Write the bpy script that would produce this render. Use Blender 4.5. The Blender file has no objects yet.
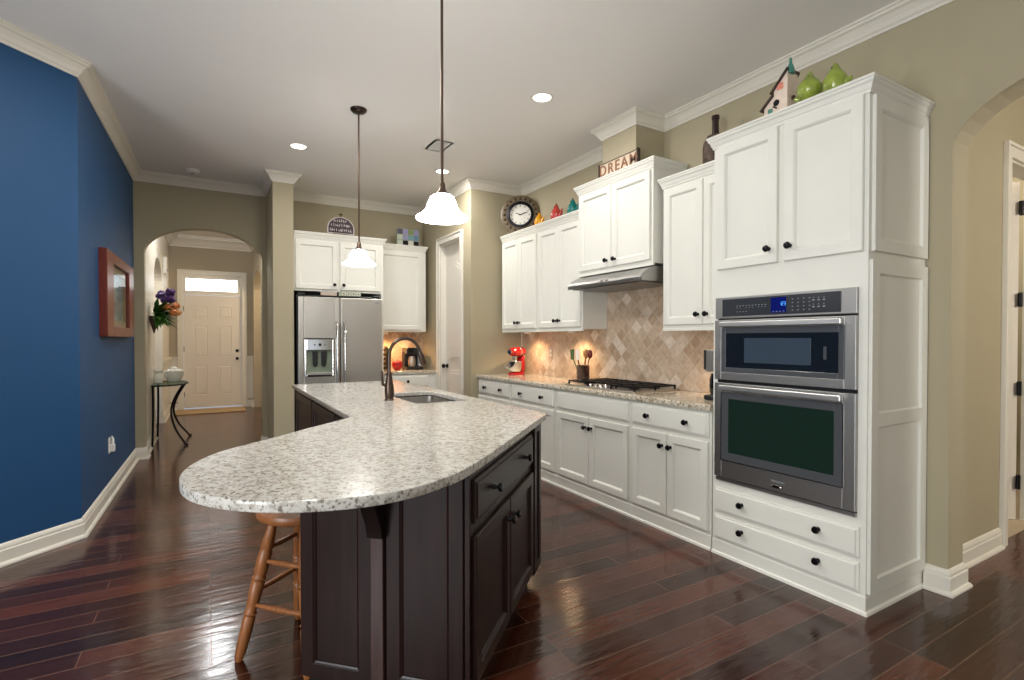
import bpy, bmesh, math, random
from mathutils import Vector, Matrix

random.seed(7)
PI = math.pi
SC = bpy.context.scene
COL = SC.collection

# ---------------------------------------------------------------- camera
YAW = math.atan(305 / 520)
cam_d = bpy.data.cameras.new('camera')
cam_d.sensor_width = 36
cam_d.lens = 520 / 1024 * 36
cam_d.shift_x = -0.0016
cam_d.shift_y = 0.0056
cam_d.clip_start = 0.05
cam = bpy.data.objects.new('camera', cam_d)
cam.location = (0, 0, 1.4)
cam.rotation_euler = (PI / 2 - math.radians(0.75), 0, -YAW)
COL.objects.link(cam)
SC.camera = cam

# ---------------------------------------------------------------- view, world, large lights
SC.view_settings.view_transform = 'Standard'
SC.view_settings.look = 'None'
SC.view_settings.exposure = 0.1
SC.view_settings.gamma = 1.0
SC.view_settings.use_curve_mapping = False
wd = bpy.data.worlds.new('world')
SC.world = wd
wd.use_nodes = True
wd.node_tree.nodes['Background'].inputs[0].default_value = (0.80, 0.89, 1.0, 1)
wd.node_tree.nodes['Background'].inputs[1].default_value = 0.9


def lamp(name, kind, loc, energy, color=(1, 1, 1), rot=(0, 0, 0), **kw):
    d = bpy.data.lights.new(name, kind)
    d.energy = energy
    d.color = color
    for k, v in kw.items():
        setattr(d, k, v)
    o = bpy.data.objects.new(name, d)
    o.location = loc
    o.rotation_euler = rot
    COL.objects.link(o)
    return o


DAY = (0.93, 0.97, 1.0)
H = 3.33            # ceiling height
# daylight through the windows behind the camera (three in the rear wall, two in the left wall)
REAR_WIN = [(-2.4, 1.5), (-0.1, 1.5), (2.2, 1.5)]
for cx, w in REAR_WIN:
    lamp('window_daylight', 'AREA', (cx, -3.35, 1.55), 1.5, DAY, (PI / 2 + .75, 0, 0), shape='RECTANGLE', size=w, size_y=2.3)
for cy, en in ((-1.9, 40), (0.4, 160)):
    lamp('window_daylight', 'AREA', (-3.45, cy, 1.55), en, DAY, (PI / 2 + .55, 0, -PI / 2), shape='RECTANGLE', size=1.5, size_y=2.3)


# ---------------------------------------------------------------- materials
def lin(c):
    return tuple(((x / 255) / 12.92 if x / 255 <= 0.04045 else ((x / 255 + 0.055) / 1.055) ** 2.4) for x in c) + (1,)


MATS = {}


def mat(name, rgb=(200, 200, 200), rough=0.5, metal=0.0, emit=None, estr=0.0, noise=0.0, nscale=8.0,
        bump=0.0, bscale=60.0, stretch=None, coat=0.0, trans=0.0, spec=None):
    m = bpy.data.materials.new(name)
    m.use_nodes = True
    nt = m.node_tree
    b = nt.nodes['Principled BSDF']
    b.inputs['Base Color'].default_value = lin(rgb)
    b.inputs['Roughness'].default_value = rough
    b.inputs['Metallic'].default_value = metal
    if spec is not None:
        b.inputs['Specular IOR Level'].default_value = spec
    if coat:
        b.inputs['Coat Weight'].default_value = coat
        b.inputs['Coat Roughness'].default_value = 0.1
    if trans:
        b.inputs['Transmission Weight'].default_value = trans
    if emit:
        b.inputs['Emission Color'].default_value = lin(emit)
        b.inputs['Emission Strength'].default_value = estr
    if noise or bump:
        tc = nt.nodes.new('ShaderNodeTexCoord')
        mp = nt.nodes.new('ShaderNodeMapping')
        nt.links.new(tc.outputs['Object'], mp.inputs[0])
        if stretch:
            mp.inputs['Scale'].default_value = stretch
        if noise:
            n = nt.nodes.new('ShaderNodeTexNoise')
            n.inputs['Scale'].default_value = nscale
            n.inputs['Detail'].default_value = 5
            nt.links.new(mp.outputs[0], n.inputs[0])
            r = nt.nodes.new('ShaderNodeValToRGB')
            c = lin(rgb)
            r.color_ramp.elements[0].position = 0.3
            r.color_ramp.elements[1].position = 0.7
            r.color_ramp.elements[0].color = tuple(x * (1 - noise) for x in c[:3]) + (1,)
            r.color_ramp.elements[1].color = tuple(min(1, x * (1 + noise)) for x in c[:3]) + (1,)
            nt.links.new(n.outputs[0], r.inputs[0])
            nt.links.new(r.outputs[0], b.inputs['Base Color'])
        if bump:
            n2 = nt.nodes.new('ShaderNodeTexNoise')
            n2.inputs['Scale'].default_value = bscale
            n2.inputs['Detail'].default_value = 3
            nt.links.new(mp.outputs[0], n2.inputs[0])
            bp = nt.nodes.new('ShaderNodeBump')
            bp.inputs['Strength'].default_value = bump
            bp.inputs['Distance'].default_value = 0.01
            nt.links.new(n2.outputs[0], bp.inputs['Height'])
            nt.links.new(bp.outputs[0], b.inputs['Normal'])
    MATS[name] = m
    return m


mat('cabinet_white', (224, 222, 212), 0.42, noise=0.015, nscale=3)
mat('trim_white', (222, 216, 203), 0.4, noise=0.015, nscale=3)
mat('wall_tan', (169, 158, 131), 0.75, noise=0.03, nscale=1.5, bump=0.05, bscale=220)
mat("wall_foyer_tan", (172, 160, 138), 0.75, noise=0.03, nscale=1.5, bump=0.05, bscale=220)
mat('wall_blue', (38, 76, 116), 0.5, spec=0.2, noise=0.03, nscale=1.5, bump=0.05, bscale=200)
mat('ceiling_paint', (232, 229, 224), 0.8, noise=0.012, nscale=1.0, bump=0.05, bscale=160)
mat('ceiling_foyer', (226, 219, 206), 0.8, noise=0.012, nscale=1.0)
mat('steel', (186, 182, 175), 0.36, 1.0, bump=0.12, bscale=40, stretch=(1, 1, 60))
mat('steel_oven', (166, 164, 161), 0.42, 1.0, bump=0.08, bscale=40, stretch=(1, 1, 60))
mat('steel_dark', (120, 120, 120), 0.3, 1.0, bump=0.05, bscale=40, stretch=(1, 1, 60))
mat('satin_bar', (214, 212, 208), 0.38, 1.0)
mat('chrome', (215, 213, 210), 0.12, 1.0)
mat('bronze', (58, 47, 41), 0.3, 0.85)
mat('faucet_bronze', (90, 75, 66), 0.28, 0.9)
mat('rod_bronze', (92, 74, 62), 0.34, 0.8)
mat('knob_black', (26, 25, 29), 0.25, 0.6)
mat('iron', (30, 30, 34), 0.4, 0.7)
mat('black_plastic', (22, 22, 24), 0.35)
mat('black_gloss', (10, 11, 13), 0.06, coat=0.4)
mat('oven_panel', (52, 54, 57), 0.22)
mat('oven_frame', (74, 76, 79), 0.2)
mat('oven_window', (26, 44, 37), 0.12)
mat('microwave_window', (20, 24, 30), 0.12)
mat('microwave_screen', (54, 66, 80), 0.25)
mat('legend', (136, 138, 142), 0.5)
mat('display_blue', (6, 8, 40), 0.1, emit=(20, 30, 150), estr=0.3)
mat('display_digit', (90, 170, 255), 0.2, emit=(60, 150, 255), estr=0.8)
mat('espresso', (36, 20, 17), 0.34, noise=0.35, nscale=7, stretch=(5, 5, 0.5), spec=0.3)
mat('espresso_light', (62, 42, 37), 0.28, noise=0.25, nscale=7, stretch=(5, 5, 0.5))
mat('espresso_dark', (22, 14, 13), 0.3)
mat('oak_stool', (150, 94, 52), 0.36, noise=0.25, nscale=12, stretch=(6, 6, 0.7))
mat('frame_wood', (112, 44, 30), 0.3, noise=0.2, nscale=14, stretch=(6, 6, 0.8))
mat('mat_board', (190, 150, 110), 0.7)
mat('inner_mount', (178, 166, 150), 0.7)
mat('glass_lit', (255, 252, 244), 0.3, emit=(255, 252, 247), estr=22.0)
mat('can_lit', (255, 255, 255), 0.3, emit=(255, 250, 240), estr=5.0)
mat('puck_lit', (255, 255, 255), 0.3, emit=(255, 214, 160), estr=4.0)
mat('window_glow', (255, 255, 255), 0.2, emit=(235, 245, 255), estr=2.6)
mat('plastic_white', (232, 230, 224), 0.4)
mat('ceramic_white', (226, 224, 214), 0.25, noise=0.03, nscale=12)
mat('green_ceramic', (140, 156, 60), 0.18, noise=0.25, nscale=18, coat=0.4)
mat('yellow_ceramic', (214, 150, 24), 0.25, noise=0.2, nscale=24)
mat('red_ceramic', (182, 62, 54), 0.25, noise=0.2, nscale=24)
mat('teal_ceramic', (14, 112, 104), 0.25, noise=0.25, nscale=24)
mat('beak_brown', (78, 44, 26), 0.5)
mat('birdhouse_white', (226, 206, 188), 0.7, noise=0.08, nscale=30)
mat('birdhouse_rose', (222, 140, 118), 0.7, noise=0.15, nscale=60)
mat('birdhouse_roof', (66, 50, 42), 0.7, noise=0.2, nscale=60)
mat('birdhouse_teal', (66, 128, 112), 0.5, noise=0.15, nscale=50)
mat('hole_black', (16, 13, 12), 0.9)
mat('wicker', (84, 64, 50), 0.6, noise=0.85, nscale=16, bump=1.0, bscale=40)
mat('bottle_dark', (44, 28, 24), 0.2)
mat('sign_wood', (202, 182, 158), 0.65, noise=0.12, nscale=20, stretch=(1, 0.4, 4))
mat('sign_letter', (132, 92, 66), 0.6)
mat('clock_rim', (98, 82, 58), 0.5, noise=0.35, nscale=26)
mat('clock_face', (226, 222, 212), 0.5)
mat('clock_mark', (150, 142, 126), 0.6)
mat('sign_purple', (52, 30, 38), 0.5)
mat('sign_edge', (214, 204, 204), 0.5)
mat('bracket_olive', (96, 80, 38), 0.5)
mat('tin_grey', (150, 150, 132), 0.6, noise=0.2, nscale=30)
mat('tile_teal', (110, 148, 150), 0.5)
mat('tile_blue', (92, 124, 150), 0.5)
mat('tile_green', (122, 140, 80), 0.5)
mat('tile_violet', (76, 64, 84), 0.5)
mat('tile_lilac', (140, 138, 170), 0.5)
mat('tile_pale', (180, 190, 172), 0.5)
mat('strip_sage', (150, 156, 136), 0.5)
mat('strip_cream', (206, 202, 186), 0.6)
mat('strip_taupe', (176, 160, 146), 0.6)
mat('strip_mark', (120, 130, 112), 0.6)
mat('mixer_red', (176, 8, 14), 0.16, coat=0.5)
mat('apple_red', (170, 24, 26), 0.25, noise=0.25, nscale=14)
mat('leaf_green', (56, 104, 34), 0.5, noise=0.35, nscale=24)
mat('flower_purple', (70, 34, 104), 0.6, noise=0.4, nscale=40)
mat('flower_orange', (212, 128, 66), 0.6, noise=0.3, nscale=40)
mat('pocket_brown', (84, 62, 54), 0.6, noise=0.3, nscale=30)
mat('doormat', (176, 148, 112), 0.9, noise=0.12, nscale=30)
mat('wood_spoon', (178, 122, 70), 0.55)
mat('utensil_white', (228, 224, 214), 0.4)
mat('utensil_red', (110, 30, 24), 0.4)
mat('utensil_green', (70, 96, 48), 0.4)
mat('crock', (70, 50, 38), 0.25, noise=0.3, nscale=30, coat=0.3)
mat('slate_board', (98, 94, 70), 0.5, noise=0.1, nscale=12)
mat('tile_floor', (196, 176, 148), 0.5)
mat('door_white', (224, 216, 204), 0.4, noise=0.015, nscale=3)
mat('picture_paint', (150, 156, 150), 0.3, noise=0.4, nscale=9)
mat('vent_grey', (150, 146, 142), 0.6)


def glass(name, rgb, rough=0.02, alpha_mix=0.75):
    m = bpy.data.materials.new(name)
    m.use_nodes = True
    nt = m.node_tree
    nt.nodes.clear()
    out = nt.nodes.new('ShaderNodeOutputMaterial')
    mix = nt.nodes.new('ShaderNodeMixShader')
    tr = nt.nodes.new('ShaderNodeBsdfTransparent')
    gl = nt.nodes.new('ShaderNodeBsdfGlossy')
    tr.inputs[0].default_value = lin(rgb)
    gl.inputs['Roughness'].default_value = rough
    mix.inputs[0].default_value = 1 - alpha_mix
    nt.links.new(tr.outputs[0], mix.inputs[1])
    nt.links.new(gl.outputs[0], mix.inputs[2])
    nt.links.new(mix.outputs[0], out.inputs[0])
    MATS[name] = m


glass('table_glass', (196, 214, 206), alpha_mix=0.72)
glass('pane_glass', (240, 246, 248), alpha_mix=0.9)


def nodes_of(name):
    m = bpy.data.materials.new(name)
    m.use_nodes = True
    MATS[name] = m
    return m.node_tree, m.node_tree.nodes['Principled BSDF']


def ramp(nt, stops, interp='LINEAR'):
    r = nt.nodes.new('ShaderNodeValToRGB')
    r.color_ramp.interpolation = interp
    e = r.color_ramp.elements
    while len(e) < len(stops):
        e.new(0.5)
    for i, (p, c) in enumerate(stops):
        e[i].position = p
        e[i].color = c if len(c) == 4 else lin(c)
    return r


def mixc(nt, a, b, fac, mode='MIX'):
    n = nt.nodes.new('ShaderNodeMix')
    n.data_type = 'RGBA'
    n.blend_type = mode
    for sock, v in ((n.inputs[6], a), (n.inputs[7], b), (n.inputs[0], fac)):
        if hasattr(v, 'links') or hasattr(v, 'is_linked'):
            nt.links.new(v, sock)
        else:
            sock.default_value = v
    return n.outputs[2]


# hardwood planks running along X
def wood_floor():
    nt, b = nodes_of('floor_wood')
    L = nt.links.new
    tc = nt.nodes.new('ShaderNodeTexCoord')
    br = nt.nodes.new('ShaderNodeTexBrick')
    br.offset = 0.37
    br.offset_frequency = 3
    br.inputs['Scale'].default_value = 1
    br.inputs['Brick Width'].default_value = 1.35
    br.inputs['Row Height'].default_value = 0.135
    br.inputs['Mortar Size'].default_value = 0.0032
    br.inputs['Mortar Smooth'].default_value = 0.2
    br.inputs['Bias'].default_value = 0.0
    br.inputs['Color1'].default_value = (0, 0, 0, 1)
    br.inputs['Color2'].default_value = (1, 1, 1, 1)
    br.inputs['Mortar'].default_value = (0.5, 0.5, 0.5, 1)
    L(tc.outputs['Object'], br.inputs[0])
    plank = ramp(nt, [(0.0, (46, 23, 16)), (0.5, (68, 34, 23)), (1.0, (98, 50, 32))])
    L(br.outputs['Color'], plank.inputs[0])
    mp = nt.nodes.new('ShaderNodeMapping')
    mp.inputs['Scale'].default_value = (1.4, 22, 1)
    L(tc.outputs['Object'], mp.inputs[0])
    no = nt.nodes.new('ShaderNodeTexNoise')
    no.inputs['Scale'].default_value = 2.2
    no.inputs['Detail'].default_value = 7
    no.inputs['Roughness'].default_value = 0.6
    L(mp.outputs[0], no.inputs[0])
    gr = ramp(nt, [(0.3, (0.55, 0.55, 0.55, 1)), (0.75, (1.2, 1.2, 1.2, 1))])
    L(no.outputs[0], gr.inputs[0])
    col = mixc(nt, plank.outputs[0], gr.outputs[0], 0.9, 'MULTIPLY')
    col = mixc(nt, col, lin((92, 66, 52)), br.outputs['Fac'])  # seams lighter than most planks, a bevel highlight put into the colour
    L(col, b.inputs['Base Color'])
    rr = ramp(nt, [(0.3, (0.11, 0.11, 0.11, 1)), (0.8, (0.24, 0.24, 0.24, 1))])
    L(no.outputs[0], rr.inputs[0])
    L(rr.outputs[0], b.inputs['Roughness'])
    b.inputs['Specular IOR Level'].default_value = 0.62
    mp2 = nt.nodes.new('ShaderNodeMapping')
    mp2.inputs['Scale'].default_value = (1.2, 5.5, 1)
    L(tc.outputs['Object'], mp2.inputs[0])
    n2 = nt.nodes.new('ShaderNodeTexNoise')
    n2.inputs['Scale'].default_value = 4.5
    n2.inputs['Detail'].default_value = 3
    L(mp2.outputs[0], n2.inputs[0])
    bp = nt.nodes.new('ShaderNodeBump')
    bp.inputs['Strength'].default_value = 0.16
    bp.inputs['Distance'].default_value = 0.012
    L(n2.outputs[0], bp.inputs['Height'])
    bp2 = nt.nodes.new('ShaderNodeBump')
    bp2.invert = True
    bp2.inputs['Strength'].default_value = 0.4
    bp2.inputs['Distance'].default_value = 0.003
    L(br.outputs['Fac'], bp2.inputs['Height'])
    L(bp.outputs[0], bp2.inputs['Normal'])
    L(bp2.outputs[0], b.inputs['Normal'])


def granite(name, base, pale, grey, dark, rough=0.1):
    nt, b = nodes_of(name)
    L = nt.links.new
    tc = nt.nodes.new('ShaderNodeTexCoord')
    n1 = nt.nodes.new('ShaderNodeTexNoise')
    n1.inputs['Scale'].default_value = 40
    n1.inputs['Detail'].default_value = 5
    n1.inputs['Roughness'].default_value = 0.62
    L(tc.outputs['Object'], n1.inputs[0])
    r1 = ramp(nt, [(0.40, grey), (0.47, base), (0.60, pale)])
    L(n1.outputs[0], r1.inputs[0])
    n3 = nt.nodes.new('ShaderNodeTexNoise')
    n3.inputs['Scale'].default_value = 95
    n3.inputs['Detail'].default_value = 2
    L(tc.outputs['Object'], n3.inputs[0])
    r3 = ramp(nt, [(0.57, (0, 0, 0, 1)), (0.65, (1, 1, 1, 1))])
    L(n3.outputs[0], r3.inputs[0])
    c = mixc(nt, r1.outputs[0], lin(dark), r3.outputs[0])
    v = nt.nodes.new('ShaderNodeTexNoise')
    v.inputs['Scale'].default_value = 62
    v.inputs['Detail'].default_value = 3
    v.inputs['Distortion'].default_value = 0.6
    L(tc.outputs['Object'], v.inputs[0])
    r4 = ramp(nt, [(0.63, (0, 0, 0, 1)), (0.70, (0.8, 0.8, 0.8, 1))])
    L(v.outputs[0], r4.inputs[0])
    c = mixc(nt, c, lin((148, 136, 120)), r4.outputs[0])
    L(c, b.inputs['Base Color'])
    b.inputs['Roughness'].default_value = rough
    b.inputs['Specular IOR Level'].default_value = 0.5


# tumbled travertine laid on the diagonal: rotation of the wall plane by 45 degrees
def travertine(name, axis):
    nt, b = nodes_of(name)
    L = nt.links.new
    tc = nt.nodes.new('ShaderNodeTexCoord')
    sp = nt.nodes.new('ShaderNodeSeparateXYZ')
    L(tc.outputs['Object'], sp.inputs[0])
    cb = nt.nodes.new('ShaderNodeCombineXYZ')
    L(sp.outputs[axis], cb.inputs[0])
    L(sp.outputs[2], cb.inputs[1])
    mp = nt.nodes.new('ShaderNodeMapping')
    mp.inputs['Rotation'].default_value = (0, 0, PI / 4)
    L(cb.outputs[0], mp.inputs[0])
    br = nt.nodes.new('ShaderNodeTexBrick')
    br.offset = 0
    br.inputs['Scale'].default_value = 1
    br.inputs['Brick Width'].default_value = 0.097
    br.inputs['Row Height'].default_value = 0.097
    br.inputs['Mortar Size'].default_value = 0.0035
    br.inputs['Mortar Smooth'].default_value = 0.3
    br.inputs['Color1'].default_value = (0, 0, 0, 1)
    br.inputs['Color2'].default_value = (1, 1, 1, 1)
    br.inputs['Mortar'].default_value = (0.4, 0.4, 0.4, 1)
    L(mp.outputs[0], br.inputs[0])
    r = ramp(nt, [(0.0, (182, 156, 130)), (0.3, (194, 170, 146)), (0.75, (202, 180, 156)), (1.0, (222, 208, 192))])
    L(br.outputs['Color'], r.inputs[0])
    n = nt.nodes.new('ShaderNodeTexNoise')
    n.inputs['Scale'].default_value = 24
    n.inputs['Detail'].default_value = 5
    L(tc.outputs['Object'], n.inputs[0])
    g = ramp(nt, [(0.3, (0.78, 0.74, 0.7, 1)), (0.7, (1.1, 1.1, 1.1, 1))])
    L(n.outputs[0], g.inputs[0])
    c = mixc(nt, r.outputs[0], g.outputs[0], 0.8, 'MULTIPLY')
    c = mixc(nt, c, lin((196, 180, 158)), br.outputs['Fac'])
    L(c, b.inputs['Base Color'])
    b.inputs['Roughness'].default_value = 0.55
    bp = nt.nodes.new('ShaderNodeBump')
    bp.invert = True
    bp.inputs['Strength'].default_value = 0.4
    bp.inputs['Distance'].default_value = 0.004
    L(br.outputs['Fac'], bp.inputs['Height'])
    L(bp.outputs[0], b.inputs['Normal'])


wood_floor()
granite('granite_island', (188, 184, 176), (202, 199, 192), (164, 158, 148), (116, 109, 101), 0.17)
granite('granite_run', (196, 186, 166), (216, 208, 192), (150, 136, 112), (84, 74, 60))
travertine('travertine_side', 1)
travertine('travertine_back', 0)


# ---------------------------------------------------------------- mesh builder
class MB:
    def __init__(self):
        self.v = []
        self.f = []

    def add(self, vs, fs):
        n = len(self.v)
        self.v += [tuple(p) for p in vs]
        self.f += [tuple(i + n for i in f) for f in fs]
        return self

    def box(self, x0, y0, z0, x1, y1, z1):
        vs = [(x0, y0, z0), (x1, y0, z0), (x1, y1, z0), (x0, y1, z0), (x0, y0, z1), (x1, y0, z1), (x1, y1, z1), (x0, y1, z1)]
        return self.add(vs, [(0, 3, 2, 1), (4, 5, 6, 7), (0, 1, 5, 4), (1, 2, 6, 5), (2, 3, 7, 6), (3, 0, 4, 7)])

    def lathe(self, prof, c=(0, 0, 0), seg=20, axis='z', closed=True):
        """prof: list of (radius, height)."""
        vs, fs = [], []
        rows = []
        for r, h in prof:
            row = []
            n = seg if r > 1e-6 else 1
            for i in range(n):
                a = 2 * PI * i / seg
                p = (r * math.cos(a), r * math.sin(a), h)
                if axis == '-y':
                    p = (p[0], -p[2], p[1])
                elif axis == 'x':
                    p = (p[2], p[0], p[1])
                elif axis == '-x':
                    p = (-p[2], p[0], p[1])
                row.append(len(vs))
                vs.append((p[0] + c[0], p[1] + c[1], p[2] + c[2]))
            rows.append(row)
        for a, b in zip(rows, rows[1:]):
            if len(a) == 1 and len(b) == 1:
                continue
            for i in range(seg):
                j = (i + 1) % seg
                if len(a) == 1:
                    fs.append((a[0], b[j], b[i]))
                elif len(b) == 1:
                    fs.append((a[i], a[j], b[0]))
                else:
                    fs.append((a[i], a[j], b[j], b[i]))
        if closed:
            if len(rows[0]) > 1:
                fs.append(tuple(reversed(rows[0])))
            if len(rows[-1]) > 1:
                fs.append(tuple(rows[-1]))
        return self.add(vs, fs)

    def tube(self, pts, r, seg=10, cap=True):
        pts = [Vector(p) for p in pts]
        n = len(pts)
        rs = r if isinstance(r, (list, tuple)) else [r] * n
        t0 = (pts[1] - pts[0]).normalized()
        up = Vector((0, 0, 1)) if abs(t0.z) < 0.9 else Vector((1, 0, 0))
        nrm = t0.cross(up).normalized()
        vs, fs = [], []
        for i in range(n):
            t = (pts[min(i + 1, n - 1)] - pts[max(i - 1, 0)]).normalized()
            nrm = (nrm - t * nrm.dot(t)).normalized()
            bn = t.cross(nrm)
            for k in range(seg):
                a = 2 * PI * k / seg
                vs.append(pts[i] + (nrm * math.cos(a) + bn * math.sin(a)) * rs[i])
        for i in range(n - 1):
            for k in range(seg):
                l = (k + 1) % seg
                fs.append((i * seg + k, i * seg + l, (i + 1) * seg + l, (i + 1) * seg + k))
        if cap:
            fs.append(tuple(reversed(range(seg))))
            fs.append(tuple((n - 1) * seg + k for k in range(seg)))
        return self.add(vs, fs)

    def prism(self, poly, a, b, plane='xy', caps=True):
        """poly: 2D outline extruded from a to b along the third axis."""
        def p3(p, h):
            return {'xy': (p[0], p[1], h), 'xz': (p[0], h, p[1]), 'yz': (h, p[0], p[1])}[plane]
        n = len(poly)
        vs = [p3(p, a) for p in poly] + [p3(p, b) for p in poly]
        fs = [(i, (i + 1) % n, n + (i + 1) % n, n + i) for i in range(n)]
        if caps:
            fs += [tuple(reversed(range(n))), tuple(range(n, 2 * n))]
        return self.add(vs, fs)

    def panel(self, x0, z0, x1, z1, prof, y=0.0):
        """concentric rectangles facing -y; prof: list of (inset, out)."""
        vs, fs = [], []
        for ins, out in prof:
            vs += [(x0 + ins, y - out, z0 + ins), (x1 - ins, y - out, z0 + ins),
                   (x1 - ins, y - out, z1 - ins), (x0 + ins, y - out, z1 - ins)]
        for k in range(len(prof) - 1):
            for i in range(4):
                j = (i + 1) % 4
                fs.append((k * 4 + i, k * 4 + j, k * 4 + 4 + j, k * 4 + 4 + i))
        k = (len(prof) - 1) * 4
        fs.append((k, k + 1, k + 2, k + 3))
        fs.append((3, 2, 1, 0))
        return self.add(vs, fs)

    def sweep(self, prof, path, side=1):
        """prof: closed (out, z) outline; path: plan points; out is to the right of travel (side=1)."""
        path = [Vector((p[0], p[1])) for p in path]
        n = len(path)
        nr = []
        for i in range(n - 1):
            d = (path[i + 1] - path[i]).normalized()
            nr.append(Vector((d.y, -d.x)) * side)
        vs, fs = [], []
        for i in range(n):
            if i == 0:
                m = nr[0]
            elif i == n - 1:
                m = nr[-1]
            else:
                s = nr[i - 1] + nr[i]
                m = s / (s.length_squared / 2)
            for o, z in prof:
                q = path[i] + m * o
                vs.append((q.x, q.y, z))
        k = len(prof)
        for i in range(n - 1):
            for a in range(k):
                b = (a + 1) % k
                fs.append((i * k + a, i * k + b, (i + 1) * k + b, (i + 1) * k + a))
        fs.append(tuple(reversed(range(k))))
        fs.append(tuple((n - 1) * k + a for a in range(k)))
        return self.add(vs, fs)

    def blob(self, c, r, rz=None, seg=14, rings=8, jit=0.0):
        rz = rz or r
        pr = []
        for i in range(rings + 1):
            a = -PI / 2 + PI * i / rings
            pr.append((max(0.0, r * math.cos(a)) if 0 < i < rings else 0.0, rz * math.sin(a)))
        n = len(self.v)
        self.lathe(pr, c, seg)
        if jit:
            self.v[n:] = [tuple(x + random.uniform(-jit, jit) for x in p) for p in self.v[n:]]
        return self

    def xf(self, M, start=0):
        self.v[start:] = [tuple(M @ Vector(p)) for p in self.v[start:]]
        return self

    def build(self, name, material, parent=None, smooth=None, bevel=0.0, kind=None):
        me = bpy.data.meshes.new(name)
        me.from_pydata(self.v, [], self.f)
        bm = bmesh.new()
        bm.from_mesh(me)
        bmesh.ops.recalc_face_normals(bm, faces=bm.faces)
        bm.to_mesh(me)
        bm.free()
        me.materials.append(MATS[material])
        if smooth:
            me.shade_smooth()
            me.set_sharp_from_angle(angle=math.radians(smooth))
        o = bpy.data.objects.new(name, me)
        COL.objects.link(o)
        if parent:
            o.parent = parent
        if kind:
            o['kind'] = kind
        if bevel:
            bv = o.modifiers.new('bevel', 'BEVEL')
            bv.width = bevel
            bv.segments = 2
            bv.limit_method = 'ANGLE'
            bv.angle_limit = math.radians(40)
        return o


def tag(o, label, cat, group=None):
    o['label'] = label
    o['category'] = cat
    if group:
        o['group'] = group
    return o


def thing(name, label, cat, loc=(0, 0, 0), rotz=0.0, group=None):
    o = bpy.data.objects.new(name, None)
    o.empty_display_size = 0.1
    COL.objects.link(o)
    o.location = loc
    o.rotation_euler = (0, 0, rotz)
    return tag(o, label, cat, group)


def copy_tree(o, parent=None):
    c = o.copy()
    COL.objects.link(c)
    if parent:
        c.parent = parent
    for ch in list(o.children):
        copy_tree(ch, c)
    return c


def struct(name, mb, material, **kw):
    return mb.build(name, material, kind='structure', **kw)


def arch_pts(u0, u1, spring, rise, n=20):
    c, a = (u0 + u1) / 2, (u1 - u0) / 2
    return [(c - a * math.cos(PI * i / n), spring + rise * math.sin(PI * i / n)) for i in range(n + 1)]


def wall_with_arch(u0, u1, z1, a0, a1, spring, rise):
    return [(u0, 0), (a0, 0)] + arch_pts(a0, a1, spring, rise) + [(a1, 0), (u1, 0), (u1, z1), (u0, z1)]


# ---------------------------------------------------------------- the shell
FY = 12.1           # front (entry) wall
FH = 3.42           # foyer ceiling
struct('floor', MB().box(-3.9, -3.9, -0.06, 6.6, 14.0, 0), 'floor_wood')
struct('ceiling', MB().box(-3.7, -3.6, H, 6.6, 7.55, H + 0.08), 'ceiling_paint')
struct('ceiling_foyer', MB().box(-2.6, 7.55, FH, 2.9, FY + 0.2, FH + 0.08), 'ceiling_foyer')

# blue walls: one along Y, one at 45 degrees
struct('wall_left', MB().prism([(-.782, 4.688), (-.74, 7.4), (-.90, 7.4), (-.922, 4.688)], 0, H), 'wall_blue')
struct('wall_angled', MB().prism([(-.782, 4.688), (-3.52, 1.95), (-3.66, 1.95), (-.922, 4.688)], 0, H), 'wall_blue')
# left wall behind the camera, with two windows
lw = MB()
ys = [-3.55, -2.65, -1.15, -0.35, 1.15, 1.92]
for i in range(0, 6, 2):
    lw.box(-3.66, ys[i], 0, -3.52, ys[i + 1], H)
for a, b in ((-2.65, -1.15), (-0.35, 1.15)):
    lw.box(-3.66, a, 0, -3.52, b, 0.4).box(-3.66, a, 2.7, -3.52, b, H)
struct('wall_left_rear', lw, 'wall_tan')
rw = MB()
xs = [-3.66, -3.15, -1.65, -0.85, 0.65, 1.45, 2.95, 6.6]
for i in range(0, 8, 2):
    rw.box(xs[i], -3.55, 0, xs[i + 1], -3.4, H)
for a, b in ((-3.15, -1.65), (-0.85, 0.65), (1.45, 2.95)):
    rw.box(a, -3.55, 0, b, -3.4, 0.4).box(a, -3.55, 2.7, b, -3.4, H)
struct('wall_rear', rw, 'wall_tan')


def window(name, cx, cy, w, z0, z1, along):
    m = MB()
    t = 0.05
    def bx(u0, za, u1, zb):
        if along == 'x':
            m.box(cx + u0, cy - 0.03, za, cx + u1, cy + 0.03, zb)
        else:
            m.box(cx - 0.03, cy + u0, za, cx + 0.03, cy + u1, zb)
    bx(-w / 2, z0, -w / 2 + t, z1)
    bx(w / 2 - t, z0, w / 2, z1)
    bx(-w / 2 + t, z0, w / 2 - t, z0 + t)
    bx(-w / 2 + t, z1 - t, w / 2 - t, z1)
    bx(-0.02, z0 + t, 0.02, z1 - t)
    bx(-w / 2 + t, (z0 + z1) / 2 - 0.02, w / 2 - t, (z0 + z1) / 2 + 0.02)
    struct(name, m, 'trim_white')


k = 2
for cx, w in REAR_WIN:
    window('window_%d' % k, cx, -3.475, 1.5, 0.4, 2.7, 'x')
    k += 1
for cy in (-1.9, 0.4):
    window('window_%d' % k, -3.59, cy, 1.5, 0.4, 2.7, 'y')
    k += 1

# right wall with the arched opening to the hall
RX = 3.485
struct('wall_right', MB().prism(wall_with_arch(-3.4, 5.85, H, -0.06, 1.24, 2.42, 0.33), RX, RX + 0.19, 'yz'), 'wall_tan')
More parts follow.
